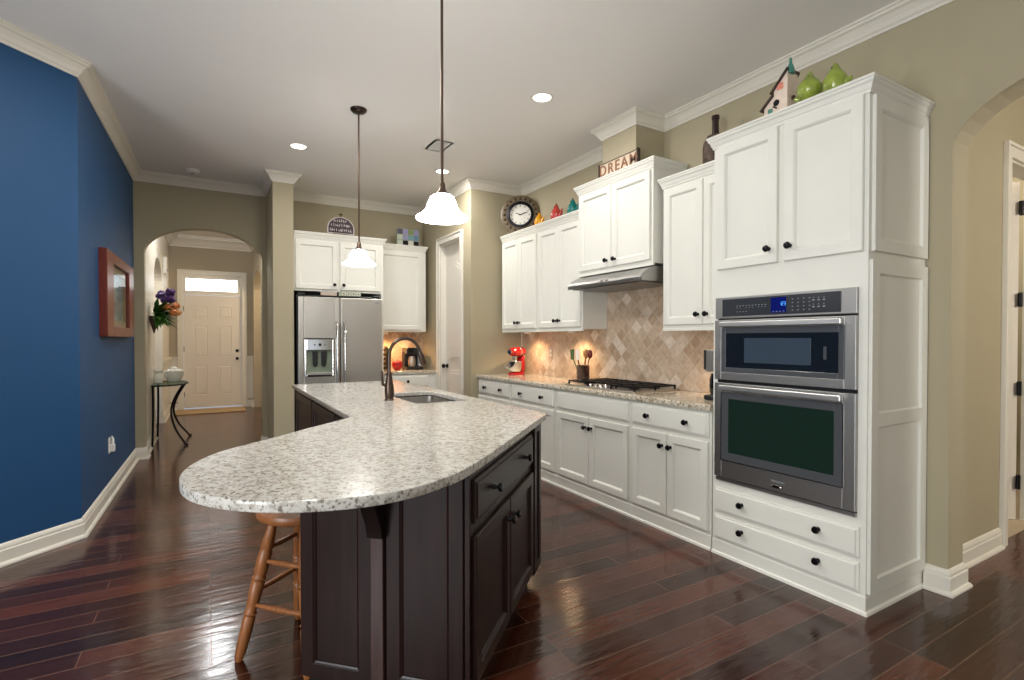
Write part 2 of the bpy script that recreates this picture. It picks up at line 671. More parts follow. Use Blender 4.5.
# hall beyond the arch
hx0, hx1 = 4.66, 5.40
struct('wall_hall', MB().prism([(RX + 0.19, 0), (hx0, 0), (hx0, 2.62), (hx1, 2.62), (hx1, 0), (6.6, 0), (6.6, H), (RX + 0.19, H)], 1.35, 1.47, 'xz'), 'wall_tan')
struct('wall_hall_end', MB().box(6.45, -3.4, 0, 6.6, 1.35, H), 'wall_tan')
struct('wall_hall_room', MB().box(4.3, 3.0, 0, 6.6, 3.1, H).box(4.2, 1.47, 0, 4.3, 3.1, H).box(6.5, 1.47, 0, 6.6, 3.0, H), 'wall_tan')
struct('floor_hall_room', MB().box(4.3, 1.38, 0.0, 6.5, 3.0, 0.006), 'tile_floor')

# pantry bump
PX, PY = 2.76, 5.73
struct('wall_pantry_front', MB().box(PX, PY, 0, RX, PY + 0.12, H), 'wall_tan')
py0, py1, pz = 6.03, 6.70, 2.69
struct('wall_pantry_side', MB().prism([(PY + 0.12, 0), (py0, 0), (py0, pz), (py1, pz), (py1, 0), (7.4, 0), (7.4, H), (PY + 0.12, H)], PX, PX + 0.12, 'yz'), 'wall_tan')
# back wall with the arch to the foyer
struct('wall_back', MB().prism(wall_with_arch(-0.86, 2.9, H, -0.643, 0.6, 2.40, 0.345), 7.4, 7.55, 'xz'), 'wall_tan')
# stub wall beside the refrigerator
struct('wall_stub', MB().box(0.65, 6.62, 0, 0.872, 7.4, H), 'wall_tan')
# vent chase over the hood
CH0, CH1, CHX = 3.31, 3.745, 3.15
struct('wall_chase', MB().box(CHX, CH0, 2.70, RX, CH1, H), 'wall_tan')

# foyer
struct('wall_front', MB().prism([(-2.6, 0), (-0.44, 0), (-0.44, 2.68), (0.60, 2.68), (0.60, 0), (2.6, 0), (2.6, FH), (-2.6, FH)], FY, FY + 0.14, 'xz'), 'wall_foyer_tan')
struct('wall_foyer_left', MB().prism(wall_with_arch(7.55, FY, FH, 8.95, 10.4, 2.3, 0.34), -0.80, -0.66, 'yz'), 'trim_white')
struct('wall_foyer_right', MB().prism(wall_with_arch(7.55, FY, FH, 10.2, 11.9, 2.36, 0.34), 0.80, 0.94, 'yz'), 'wall_foyer_tan')
struct('wall_side_room', MB().box(-2.6, 7.55, 0, -2.5, FY, FH), 'wall_foyer_tan')
struct('wall_dining', MB().box(2.5, 7.55, 0, 2.6, FY, FH), 'wall_foyer_tan')

# mouldings
CROWN = [(0, -.106), (.010, -.106), (.013, -.092), (.024, -.083), (.038, -.06), (.058, -.037), (.074, -.030), (.076, -.016), (.086, -.012), (.086, 0), (0, 0)]


def crown(name, path, h, side=1):
    struct(name, MB().sweep([(o, h + z) for o, z in CROWN], path, side), 'trim_white')


crown('trim_1', [(-3.52, -3.4), (-3.52, 1.95), (-.782, 4.688), (-.74, 7.4), (.65, 7.4), (.65, 6.62), (.872, 6.62), (.872, 7.4), (PX, 7.4), (PX, PY), (RX, PY), (RX, CH1), (CHX, CH1), (CHX, CH0), (RX, CH0), (RX, -3.4)], H)
struct('trim_2', MB().sweep([(o * 1.9, FH + z * 2.0) for o, z in CROWN], [(-.66, 7.55), (-.66, FY), (.80, FY), (.80, 7.55)]), 'trim_white')
BASE = [(0, 0), (.036, 0), (.036, .010), (.028, .022), (.020, .026), (.020, .094), (.015, .100), (.015, .114), (.008, .130), (0, .136)]


def base(name, path, side=1):
    struct(name, MB().sweep(BASE, path, side), 'trim_white')


base('baseboard_left', [(-3.52, 1.95), (-.782, 4.688), (-.74, 7.4), (-.643, 7.4), (-.643, 7.55), (-.66, 7.55), (-.66, 8.95)])
base('baseboard_left_foyer', [(-.66, 10.4), (-.66, FY), (-.52, FY)])
base('baseboard_front', [(.68, FY), (.80, FY), (.80, 11.9)])
base('baseboard_stub', [(.60, 7.55), (.60, 7.4), (.65, 7.4), (.65, 6.62), (.872, 6.62), (.872, 6.9)])
base('baseboard_right', [(RX, 1.345), (RX, 1.24), (RX + .19, 1.24), (RX + .19, 1.35), (4.562, 1.35)])
base('baseboard_side_room', [(-2.5, 7.6), (-2.5, FY)])
base('baseboard_dining', [(.94, FY), (2.5, FY)])
# foyer wainscot with chair rail
wn = MB()
wn.box(-.66, FY - .012, .165, -.52, FY, 1.0).box(.68, FY - .012, .165, .80, FY, 1.0)
wn.box(-.66, FY - .03, 1.0, -.52, FY, 1.05).box(.68, FY - .03, 1.0, .80, FY, 1.05)
wn.box(-.66, 10.42, 1.0, -.63, FY, 1.05)
struct('trim_3', wn, 'trim_white', bevel=.003)


def casing(name, a, b, z1, w, plane, at, out):
    """door casing: legs and head around opening a..b; 'at' is the wall face, 'out' the direction out of the wall."""
    m = MB()
    t = 0.022 * out
    def bx(u0, z0, u1, zb, th):
        lo, hi = sorted((at, at + th))
        if plane == 'xz':
            m.box(u0, lo, z0, u1, hi, zb)
        else:
            m.box(lo, u0, z0, hi, u1, zb)
    e = .022
    bx(a - w + e, 0, a, z1 + w - e, t)
    bx(b, 0, b + w - e, z1 + w - e, t)
    bx(a, z1, b, z1 + w - e, t)
    bx(a - w, 0, a - w + e, z1 + w, t * 1.5)
    bx(b + w - e, 0, b + w, z1 + w, t * 1.5)
    bx(a - w + e, z1 + w - e, b + w - e, z1 + w, t * 1.5)
    struct(name, m, 'trim_white', bevel=.004)


# entry door: frame, six panels, transom light above
casing('trim_4', -0.44, 0.60, 2.68, 0.085, 'xz', FY, -1)
tj = MB()
tj.box(-.44, FY, 0, -.425, FY + .14, 2.68).box(.585, FY, 0, .60, FY + .14, 2.68).box(-.425, FY, 2.665, .585, FY + .14, 2.68)
tj.box(-.425, FY + .02, 2.28, .585, FY + .1, 2.34).box(-.425, FY + .02, 2.34, -.385, FY + .1, 2.665).box(.52, FY + .02, 2.34, .585, FY + .1, 2.665)
tj.box(-.385, FY + .02, 2.60, .52, FY + .1, 2.665).box(-.385, FY + .02, 2.34, .52, FY + .1, 2.36)
struct('trim_5', tj, 'trim_white', bevel=.003)
struct('window_1', MB().box(-.385, FY + .05, 2.36, .52, FY + .06, 2.60), 'window_glow')
DP = [(0, 0), (0, .03), (.004, .034)]
dm = MB().box(-.42, FY + .04, .03, .58, FY + .075, 2.27)
d1 = dm.build('door_1', 'door_white', kind='structure')
pn = MB()
for z0, z1 in ((.26, .88), (1.02, 1.68), (1.80, 2.06)):
    for x0, x1 in ((-.27, .00), (.16, .43)):
        pn.panel(x0, z0, x1, z1, [(0, 0), (0.0, .008), (.02, .008), (.03, .001), (.05, .009)], y=FY + .04)
pn.build('door_panels', 'door_white', d1)
MB().lathe([(.028, 0), (.028, .012), (.012, .016), (.012, .04), (.028, .05), (.03, .065), (.018, .08), (0, .082)], (.505, FY + .04, 1.0), 16, '-y').build('door_knob', 'knob_black', d1, 40)
MB().lathe([(.03, 0), (.03, .014), (.02, .02), (0, .021)], (.505, FY + .04, 1.16), 16, '-y').build('deadbolt', 'knob_black', d1, 40)
for z in (.3, 1.2, 2.0):
    MB().lathe([(.01, -.05), (.01, .05)], (-.424, FY + .03, z), 8).build('hinge', 'iron', d1, 40)
tag(MB().box(-.55, 11.3, 0.001, .62, FY - .05, .016).build('doormat', 'doormat', bevel=.005), 'tan doormat on the wood floor at the front door', 'mat')

# pantry door (arched top panel) in the side wall of the pantry
casing('trim_6', py0, py1, pz, 0.085, 'yz', PX, -1)
tj = MB()
tj.box(PX, py0, 0, PX + .12, py0 + .012, pz).box(PX, py1 - .012, 0, PX + .12, py1, pz).box(PX, py0, pz - .012, PX + .12, py1, pz)
struct('trim_7', tj, 'trim_white')
d2 = MB().box(PX + .08, py0 + .014, .01, PX + .115, py1 - .014, pz - .014).build('door_2', 'trim_white', kind='structure')
pa, pb = py0 + .13, py1 - .13
pm = MB()
outl = [(pa, 1.12), (pb, 1.12)] + [(pb - (pb - pa) * i / 12, 2.32 + .10 * math.sin(PI * i / 12)) for i in range(13)]
pm.prism(outl, PX + .07, PX + .08, 'yz')
inl = [((p[0] - (pa + pb) / 2) * .82 + (pa + pb) / 2, (p[1] - 1.7) * .95 + 1.7) for p in outl]
pm.prism(inl, PX + .06, PX + .07, 'yz')
pm.box(PX + .07, pa, .25, PX + .08, pb, .98).box(PX + .06, pa + .04, .29, PX + .07, pb - .04, .94)
pm.build('door_panels', 'trim_white', d2, bevel=.004)
MB().lathe([(.03, 0), (.03, .012), (.012, .016), (.012, .04), (.028, .05), (.032, .065), (.02, .08), (0, .082)], (PX + .08, py1 - .06, 1.03), 16, '-x').build('door_knob', 'knob_black', d2, 40)

# hall door: casing, open white leaf with four black hinges
casing('trim_8', hx0, hx1, 2.62, 0.095, 'xz', 1.35, -1)
struct('trim_9', MB().box(hx0, 1.35, 0, hx0 + .014, 1.47, 2.62).box(hx1 - .014, 1.35, 0, hx1, 1.47, 2.62).box(hx0, 1.35, 2.606, hx1, 1.47, 2.62), 'trim_white')
dl = Matrix.Translation((hx1 - .045, 1.485, 0)) @ Matrix.Rotation(math.radians(140), 4, 'Z')
d3 = MB().box(0, -.035, .01, .60, 0, 2.6).xf(dl).build('door_3', 'door_white', kind='structure')
MB().panel(.10, 1.1, .50, 2.45, [(0, 0), (0, .003), (.02, .003), (.03, -.004)], y=0).panel(.10, .2, .50, .95, [(0, 0), (0, .003), (.02, .003), (.03, -.004)], y=0).xf(dl @ Matrix.Rotation(PI, 4, 'Z') @ Matrix.Translation((-.60, 0, 0))).build('door_panels', 'door_white', d3)
for z in (.30, 1.02, 1.70, 2.40):
    MB().lathe([(.013, -.055), (.013, .055)], (hx1 - .035, 1.475, z), 10).box(hx1 - .075, 1.472, z - .05, hx1 - .04, 1.480, z + .05).build('hinge', 'iron', d3, 40)

# backsplashes
struct('wall_backsplash_right', MB().box(RX - .012, 2.28, .966, RX, PY, 2.06), 'travertine_side')
struct('wall_backsplash_back', MB().box(1.98, 7.388, .966, PX, 7.4, 1.52), 'travertine_back')

# ---------------------------------------------------------------- cabinets
DOOR = [(0, 0), (0, .015), (.004, .02), (.054, .02), (.059, .0165), (.064, .012), (.068, .005)]
SIDE = [(0, 0), (0, .012), (.003, .016), (.062, .016), (.068, .011), (.074, .007), (.076, .004)]
DRAW = [(0, 0), (0, .010), (.005, .0125), (.012, .0135), (.017, .02)]


def knob(x, z, parent, y=-.02, name='knob', s=1.25):
    MB().lathe([(.010 * s, 0), (.007 * s, .006 * s), (.006 * s, .014 * s), (.013 * s, .018 * s), (.0165 * s, .024 * s), (.013 * s, .031 * s), (0, .034 * s)], (x, y, z), 14, '-y').build(name, 'knob_black', parent, 50)


def front(root, kind, x0, z0, x1, z1, knobs=(), m='cabinet_white', y=0.0):
    p = MB().panel(x0, z0, x1, z1, DOOR if kind == 'door' else DRAW, y)
    o = p.build('door' if kind == 'door' else 'drawer' if kind == 'drawer' else 'drawer_front', m, root)
    for kx, kz in knobs:
        knob(kx, kz, o, y - .02)
    return o


CORN = [(0, 0), (.008, 0), (.010, .014), (.015, .020), (.022, .042), (.030, .050), (.032, .062), (.038, .066), (.038, .078), (0, .078)]


def cornice(root, w, d, z, left, right, m='cabinet_white'):
    path = []
    if left:
        path.append((0, d if left is True else left))
    path += [(0, 0), (w, 0)]
    if right:
        path.append((w, d if right is True else right))
    mb = MB().sweep([(o, z + h) for o, h in CORN], path, 1)
    mb.box(0.001, .001, z + .05, w - .001, d, z + .0775)
    mb.build('crown_moulding', m, root, bevel=.0015)


FACE_R = -PI / 2     # cabinets on the right wall face -X

# base run: x from the left end, Y = 5.71 - x
BX = 2.86


def base_cab(label, y_left, w, fronts, depth=RX - BX - .004):
    r = thing('base_cabinet', label, 'cabinet', (BX, y_left, 0), FACE_R, 'white base cabinets along the tiled wall')
    MB().box(0, 0, .10, w, depth, .922).build('cabinet_body', 'cabinet_white', r)
    MB().sweep([(0, 0), (.016, 0), (.014, .014), (.005, .02), (.005, .092), (0, .10)], [(0, 0), (w, 0)], 1).box(0.001, 0.001, 0, w - .001, depth, .0995).build('plinth', 'cabinet_white', r)
    for f in fronts:
        front(r, *f)
    return r


def pair(w, z0, z1, kz, e=.02):
    c = w / 2
    return [('door', e, z0, c - .004, z1, [(c - .04, kz)]), ('door', c + .004, z0, w - e, z1, [(c + .04, kz)])]


base_cab('white base cabinet below the red stand mixer', 5.722, .80,
         [('drawer', .02, .745, .78, .905, [(.22, .825), (.60, .825)])] + pair(.80, .125, .715, .62))
base_cab('white base cabinet half hidden behind the island corner', 4.92, .85,
         [('drawer', .02, .745, .83, .905, [(.235, .825), (.64, .825)])] + pair(.85, .125, .715, .62))
base_cab('white base cabinet under the gas cooktop with plain false drawer', 4.068, 1.02,
         [('false', .025, .745, .995, .905)] + pair(1.02, .125, .715, .627, .025))
base_cab('white base cabinet with drawer right beside the oven cabinet', 3.046, .756,
         [('drawer', .022, .745, .738, .905, [(.195, .825), (.56, .825)])] + pair(.756, .125, .715, .625, .02))

# worktop of the run
ct = MB()
rp = [(.0, .922), (.02, .922), (.028, .926), (.03, .934), (.03, .953), (.028, .961), (.02, .965), (0, .965)]
ct.sweep(rp, [(BX, 5.728), (BX, 2.286)], 1)
ct.box(BX, 2.286, .922, RX - .013, 5.728, .965)
tag(ct.build('granite_countertop', 'granite_run', None, 40), 'long speckled beige granite countertop with cooktop along the tiled wall', 'countertop')

# uppers
def upper_cab(label, x, y_left, w, z0, z1, fronts, left, right, corn=True):
    r = thing('upper_cabinet', label, 'cabinet', (x, y_left, 0), FACE_R, 'white wall cabinets on the tiled wall')
    d = RX - x - .014
    m = MB().box(0, 0, z0, w, d, z1)
    m.build('cabinet_body', 'cabinet_white', r)
    MB().box(0, -.006, z0 - .022, w, .02, z0).build('light_rail', 'cabinet_white', r, bevel=.003)
    for f in fronts:
        front(r, *f)
    if corn:
        cornice(r, w, d, z1 - .012, left, right)
    return r


def pair_up(w, z0, z1, kz, e=.022, kd=.037):
    c = w / 2
    return [('door', e, z0, c - .003, z1, [(c - kd, kz)]), ('door', c + .003, z0, w - e, z1, [(c + kd, kz)])]


UX = 3.165
upper_cab('narrow white wall cabinet above the red stand mixer', UX, 5.67, .812, 1.50, 2.60, pair_up(.812, 1.52, 2.575, 1.59), False, False)
upper_cab('white wall cabinet left of the range hood with coloured birds on top', UX, 4.855, .80, 1.50, 2.60, pair_up(.80, 1.52, 2.575, 1.59), False, False)
upper_cab('taller white wall cabinet directly over the range hood', 3.11, 4.052, .984, 2.02, 2.80, pair_up(.984, 2.045, 2.772, 2.105, .025, .055), True, True)
upper_cab('white wall cabinet between range hood and oven cabinet', 3.18, 3.025, .742, 1.485, 2.62, [('door', .022, 1.51, .40, 2.59, [(.363, 1.585)]), ('door', .406, 1.51, .738, 2.59, [(.445, 1.585)])], True, False)

# under-cabinet puck lights
for i, (x, y, lab) in enumerate(((3.30, 5.30, 'small round puck light under the cabinet above the red mixer'),
                                 (3.30, 4.42, 'small round puck light above the utensil crock'),
                                 (3.30, 2.42, 'small round puck light beside the oven cabinet'))):
    r = thing('puck_light', lab, 'light', (x, y, 1.476 if i < 2 else 1.461), 0, 'under-cabinet puck lights')
    MB().lathe([(.04, .023), (.04, -.012), (.033, -.014), (.033, -.006)], (0, 0, 0), 20, closed=False).build('rim', 'trim_white', r, 40)
    MB().lathe([(.033, -.006), (0, -.006)], (0, 0, 0), 20, closed=False).build('lens', 'puck_lit', r)
    lamp('puck_lamp', 'SPOT', (x, y, (1.476 if i < 2 else 1.461) - .02), 14, (1, .66, .36), (0, 0, 0), spot_size=2.5, spot_blend=.8, shadow_soft_size=.03)

# tall oven cabinet
TW = .925
tall = thing('oven_cabinet', 'tall white oven cabinet with panelled side beside the arch', 'cabinet', (BX, 2.28, 0), FACE_R)
TD = RX - BX - .004
tb = MB()
tb.box(0, 0, .10, TW, TD, .485).box(0, 0, 1.665, TW, TD, 2.65)
tb.box(0, 0, .485, .032, TD, 1.665).box(.882, 0, .485, TW, TD, 1.665).box(.032, TD - .03, .485, .882, TD, 1.665)
tb.build('cabinet_body', 'cabinet_white', tall)
MB().sweep([(0, 0), (.018, 0), (.016, .014), (.006, .02), (.006, .088), (0, .098)], [(0, 0), (TW - .003, 0), (TW - .003, TD - .002)], 1).box(.001, .001, 0, TW - .004, TD - .03, .0995).build('plinth', 'cabinet_white', tall)
front(tall, 'drawer', .02, .283, .898, .438, [(.229, .37), (.697, .37)])
front(tall, 'drawer', .02, .106, .898, .260, [(.229, .20), (.697, .20)])
front(tall, 'door', .033, 1.845, .447, 2.63, [(.398, 1.928)])
front(tall, 'door', .488, 1.845, .905, 2.63, [(.527, 1.928)])
cornice(tall, TW, TD, 2.632, .26, True)


def side_panel(x, y0, y1, z0, z1, rail=None):
    m = MB()
    rings = [(z0, z1)] if rail is None else [(z0, rail + .03), (rail - .03, z1)]
    if rail is None:
        m.panel(y0, z0, y1, z1, SIDE)
    else:
        W_ = .068
        m.box(y0, -.016, z0, y0 + W_, 0, z1).box(y1 - W_, -.016, z0, y1, 0, z1)
        m.box(y0 + W_, -.016, z0, y1 - W_, 0, z0 + W_).box(y0 + W_, -.016, z1 - W_, y1 - W_, 0, z1).box(y0 + W_, -.016, rail - .034, y1 - W_, 0, rail + .034)
        m.panel(y0 + W_, z0 + W_, y1 - W_, rail - .034, [(0, 0), (0, .012), (.008, .004)]).panel(y0 + W_, rail + .034, y1 - W_, z1 - W_, [(0, 0), (0, .012), (.008, .004)])
    # local panel faces -y; turn it to face +x of the cabinet frame
    m.xf(Matrix.Translation((x, 0, 0)) @ Matrix.Rotation(PI / 2, 4, 'Z'))
    m.build('side_panel', 'cabinet_white', tall)


side_panel(TW, .03, TD - .01, 1.845, 2.63)
side_panel(TW, .012, TD - .004, .105, 1.80, .985)

# ---------------------------------------------------------------- wall oven with microwave
ov = thing('wall_oven', 'stainless double wall oven with microwave on top', 'oven', (BX, 2.28, 0), FACE_R)
MB().box(.034, 0.0, .487, .880, TD - .04, 1.662).build('oven_body', 'black_plastic', ov)
a, b = .030, .884
MB().box(a, -.022, 1.53, b, -.001, 1.664).build('control_panel', 'steel_oven', ov, bevel=.003)
cp = MB().box(a + .055, -.026, 1.542, b - .075, -.0225, 1.650).build('control_glass', 'oven_panel', ov, bevel=.002)
MB().box(.418, -.0285, 1.552, .512, -.0265, 1.640).build('display', 'display_blue', cp)
dg = MB()
for dx, segs in ((0, 'bc'), (.012, 'abged'), (.026, 'abgcd')):
    x = .474 + dx
    q = {'a': (x, 1.612, x + .008, 1.614), 'g': (x, 1.602, x + .008, 1.604), 'd': (x, 1.592, x + .008, 1.594),
         'b': (x + .0075, 1.603, x + .0095, 1.613), 'c': (x + .0075, 1.593, x + .0095, 1.603), 'e': (x - .001, 1.593, x + .001, 1.603)}
    for s in segs:
        x0, z0, x1, z1 = q[s]
        dg.box(x0, -.0295, z0, x1, -.0285, z1)
dg.build('digits', 'display_digit', cp)
def key(*c):
    MB().box(*c).build('key_legend', 'legend', cp)


for i in range(10):
    key(.19 + i * .021, -.0275, 1.602, .199 + i * .021, -.0262, 1.606)
    if i % 4 != 2:
        key(.19 + i * .021, -.0275, 1.590, .196 + i * .021, -.0262, 1.593)
for i in range(4):
    key(.19 + i * .021, -.0275, 1.566, .199 + i * .021, -.0262, 1.569)
    key(.43 + i * .021, -.0292, 1.557, .439 + i * .021, -.0285, 1.561)
for i in range(4):
    for j in range(4):
        key(.545 + i * .032, -.0275, 1.560 + j * .021, .552 + i * .032, -.0262, 1.565 + j * .021)
for i in range(3):
    for j in range(2):
        key(.66 + i * .028, -.0275, 1.572 + j * .036, .672 + i * .028, -.0262, 1.579 + j * .036)
        key(.664 + i * .028, -.0275, 1.586 + j * .036, .668 + i * .028, -.0262, 1.592 + j * .036)


def frame_ring(m, x0, z0, x1, z1, wl, wr, wb, wt, y0, y1):
    m.box(x0, y0, z0, x0 + wl, y1, z1).box(x1 - wr, y0, z0, x1, y1, z1)
    m.box(x0 + wl, y0, z0, x1 - wr, y1, z0 + wb).box(x0 + wl, y0, z1 - wt, x1 - wr, y1, z1)
    return m


mw = frame_ring(MB(), a, 1.140, b, 1.520, .05, .055, .05, .05, -.028, -.001).build('microwave_door', 'steel_oven', ov, bevel=.003)
frame_ring(MB(), .08, 1.19, .829, 1.47, .035, .03, .03, .035, -.030, -.004).build('window_frame', 'oven_frame', mw, bevel=.002)
MB().box(.115, -.028, 1.22, .799, -.006, 1.435).build('window_glass', 'microwave_window', mw)
MB().box(.245, -.0292, 1.255, .655, -.0281, 1.405).build('window_screen', 'microwave_screen', mw, bevel=.012)
MB().box(.722, -.0292, 1.29, .738, -.0281, 1.36).build('latch_mark', 'oven_frame', mw)


def oven_handle(parent, z):
    hm = MB().box(.085, -.062, z - .016, .825, -.046, z + .016)
    hm.box(.085, -.05, z - .013, .115, -.027, z + .013).box(.795, -.05, z - .013, .825, -.027, z + .013)
    hm.build('handle', 'satin_bar', parent, bevel=.005)


oven_handle(mw, 1.492)
od = frame_ring(MB(), a, .515, b, 1.120, .055, .06, .115, .055, -.028, -.001).build('oven_door', 'steel_oven', ov, bevel=.003)
frame_ring(MB(), .085, .63, .824, 1.065, .05, .045, .05, .045, -.030, -.004).build('window_frame', 'oven_frame', od, bevel=.002)
MB().box(.135, -.028, .68, .779, -.006, 1.02).build('window_glass', 'oven_window', od)
fl = frame_ring(MB(), .081, .626, .828, 1.069, .005, .005, .005, .005, -.032, -.027).build('bright_edge', 'chrome', od)
oven_handle(od, 1.092)
lo = MB()
lo.box(.43, -.0295, .566, .436, -.0275, .583)
for i in range(6):
    lo.box(.442 + i * .012, -.0295, .566 + .004 * (i % 2), .449 + i * .012, -.0275, .578)
lo.build('lettering', 'legend', od)
MB().lathe([(.026, 0), (.024, .002), (0, .0025)], (0, 0, 0), 20, '-y').xf(Matrix.Translation((.455, -.028, .543)) @ Matrix.Diagonal((1.4, 1, .34, 1))).build('badge', 'chrome', od, 40)
MB().box(a, -.014, .487, b, -.001, .507).build('lower_trim', 'steel_oven', ov, bevel=.002)

# ---------------------------------------------------------------- range hood
hd = thing('range_hood', 'slim stainless under-cabinet range hood over the cooktop', 'hood', (2.975, 4.04, 0), FACE_R)
hw, hdp = .97, RX - 2.975 - .014
prof = [(0, 1.872), (0, 1.90), (.012, 1.922), (.05, 1.952), (.10, 1.978), (.17, 1.996), (hdp, 1.996), (hdp, 1.872)]
MB().prism(prof, 0, hw, 'yz').build('hood_body', 'steel_oven', hd, 50)
MB().box(-.002, -.004, 1.868, hw + .002, .012, 1.898).build('front_lip', 'steel_dark', hd, bevel=.002)
MB().box(.03, .03, 1.862, hw - .03, hdp - .03, 1.871).build('filter', 'steel_dark', hd, bevel=.002)
for i in range(2):
    MB().box(.47 + i * .07, -.001, 1.904, .50 + i * .07, .012, 1.914).build('switch', 'steel_dark', hd, bevel=.001)

# ---------------------------------------------------------------- cooktop
ck = thing('gas_cooktop', 'stainless gas cooktop with black grates on the granite', 'cooktop', (2.93, 4.03, .965), FACE_R)
cw, cd = .94, .52
MB().box(0, 0, .0005, cw, cd, .010).build('top_plate', 'steel', ck, bevel=.004)
for i in range(3):
    x0 = .03 + i * .30
    g = MB()
    x1 = x0 + .28
    y0, y1 = (.10 if i == 1 else .03), cd - .03
    zt = .046
    t = .007
    for (p, q) in (((x0, y0), (x1, y0)), ((x1, y0), (x1, y1)), ((x1, y1), (x0, y1)), ((x0, y1), (x0, y0)),
                   (((x0 + x1) / 2, y0), ((x0 + x1) / 2, y1)), ((x0, (y0 + y1) / 2), (x1, (y0 + y1) / 2)),
                   ((x0, y0 + .12), (x1, y0 + .12)), ((x0, y1 - .12), (x1, y1 - .12))):
        g.box(min(p[0], q[0]) - t, min(p[1], q[1]) - t, zt - .014, max(p[0], q[0]) + t, max(p[1], q[1]) + t, zt)
    for px in (x0, x1):
        for py in (y0, (y0 + y1) / 2, y1):
            g.box(px - t, py - t, .010, px + t, py + t, zt - .013)
    g.build('grate', 'iron', ck, bevel=.002)
for (x, y, r) in ((.17, .16, .04), (.17, .38, .03), (.47, .29, .055), (.77, .16, .035), (.77, .38, .045)):
    MB().lathe([(r * 1.3, .010), (r * 1.25, .018), (r, .020), (r, .028), (r * .7, .032), (0, .033)], (x, y, 0), 20).build('burner', 'iron', ck, 40)
for i in range(5):
    MB().lathe([(.021, .010), (.019, .030), (.015, .034), (0, .034)], (.33 + i * .07, .05, 0), 16).build('control_knob', 'chrome', ck, 40)

# ---------------------------------------------------------------- things on the run
# stand mixer
mx = thing('stand_mixer', 'glossy red stand mixer with steel bowl at the counter corner', 'mixer', (3.25, 5.45, .965), math.radians(203))
mx.scale = (.96, .96, .96)
MB().prism([(.13 * math.cos(t) * (1.25 if math.cos(t) > 0 else .9), .09 * math.sin(t)) for t in [2 * PI * i / 24 for i in range(24)]], 0, .03).build('foot', 'mixer_red', mx, 40, bevel=.008)
MB().prism([(-.115, .03), (-.04, .03), (-.05, .12), (-.04, .22), (-.10, .24), (-.115, .12)], -.045, .045, 'xz').build('column', 'mixer_red', mx, 40, bevel=.014)
hdm = MB()
for x, ry, rz in ((-.14, 0, 0), (-.138, .04, .04), (-.11, .058, .055), (-.02, .062, .062), (.08, .055, .058), (.13, .045, .048), (.152, .03, .032), (.154, 0, 0)):
    pass
hp = [(0, -.145), (.04, -.14), (.056, -.11), (.062, -.02), (.058, .07), (.048, .13), (.03, .152), (0, .154)]
hdm.lathe(hp, (0, 0, .29), 20, 'x')
hd_o = hdm.build('motor_head', 'mixer_red', mx, 50)
MB().lathe([(.0615, -.03), (.0635, -.028), (.0635, -.014), (.0615, -.012)], (0, 0, .29), 20, 'x', closed=False).build('trim_band', 'chrome', hd_o, 50)
MB().lathe([(.028, .15), (.028, .17), (0, .172)], (0, 0, .29), 16, 'x').build('hub_cap', 'chrome', hd_o, 40)
MB().lathe([(.03, .19), (.032, .235)], (.06, 0, 0), 16).build('beater_shaft', 'chrome', hd_o, 40)
bw = MB().lathe([(.04, .03), (.075, .045), (.088, .09), (.092, .17), (.095, .172), (.088, .17), (.084, .09), (.07, .05), (0, .045)], (.06, 0, 0), 24).build('bowl', 'chrome', mx, 40)
MB().tube([(.075, -.085, .15), (.085, -.13, .14), (.08, -.13, .09), (.07, -.082, .08)], .006, 8).build('bowl_handle', 'chrome', bw, 60)

# utensil crock and utensils
cr = thing('utensil_crock', 'dark brown utensil crock left of the cooktop', 'crock', (3.25, 4.16, .965))
MB().lathe([(.058, 0), (.066, .02), (.066, .165), (.07, .17), (.062, .17), (.058, .02), (0, .018)], (0, 0, 0), 24).build('crock', 'crock', cr, 40)
ut = [('spatula', 'white flat spatula standing in the utensil crock', 'utensil_white', -.015, .016, 'flat'),
      ('wooden_spoon', 'wooden spoon leaning in the middle of the crock', 'wood_spoon', .01, -.008, 'spoon'),
      ('wooden_fork', 'wooden fork standing at the back of the crock', 'wood_spoon', .03, .02, 'spoon'),
      ('ladle', 'dark red handled ladle leaning right in the crock', 'utensil_red', -.005, -.045, 'spoon'),
      ('slotted_turner', 'green handled turner leaning left in the crock', 'utensil_green', -.012, .052, 'flat')]
for n_, l_, m_, dx, dy, kind_ in ut:
    r = thing(n_, l_, 'utensil', (3.25 + dx * .4, 4.16 + dy * .6, .987))
    tip = (dx * 2.4, dy * 2.4, .29)
    MB().tube([(0, 0, 0), (tip[0] * .8, tip[1] * .8, .22)], .006, 8).build('handle', 'crock' if m_ == 'utensil_white' else m_, r, 40)
    if kind_ == 'flat':
        MB().prism([(-.028, .20), (.028, .20), (.034, .30), (-.028, .31)], -.003, .003, 'yz').xf(Matrix.Translation((tip[0] * .85, tip[1] * .85, 0))).build('blade', m_, r, bevel=.002)
    else:
        MB().blob((tip[0] * .9, tip[1] * .9, .262), .026, .045, 12, 8).build('bowl', m_, r, 60)

# drip coffee maker beside the oven cabinet
cm = thing('coffee_maker', 'black and silver coffee maker by the oven cabinet', 'coffee maker', (3.12, 2.465, .965), FACE_R)
MB().box(-.06, -.06, 0, .08, .16, .035).build('base', 'black_plastic', cm, bevel=.008)
MB().box(-.05, .03, .035, .07, .15, .20).build('tank', 'black_plastic', cm, bevel=.008)
MB().lathe([(.045, .037), (.055, .06), (.055, .15), (.045, .18), (.048, .19), (0, .19)], (.02, -.01, 0), 20).build('carafe', 'black_gloss', cm, 40)
up = MB().box(-.05, -.05, .20, .07, .15, .36).build('brew_head', 'steel', cm, bevel=.006)
MB().box(-.066, -.054, .215, -.0505, -.03, .355).build('side_handle', 'black_plastic', up, bevel=.004)

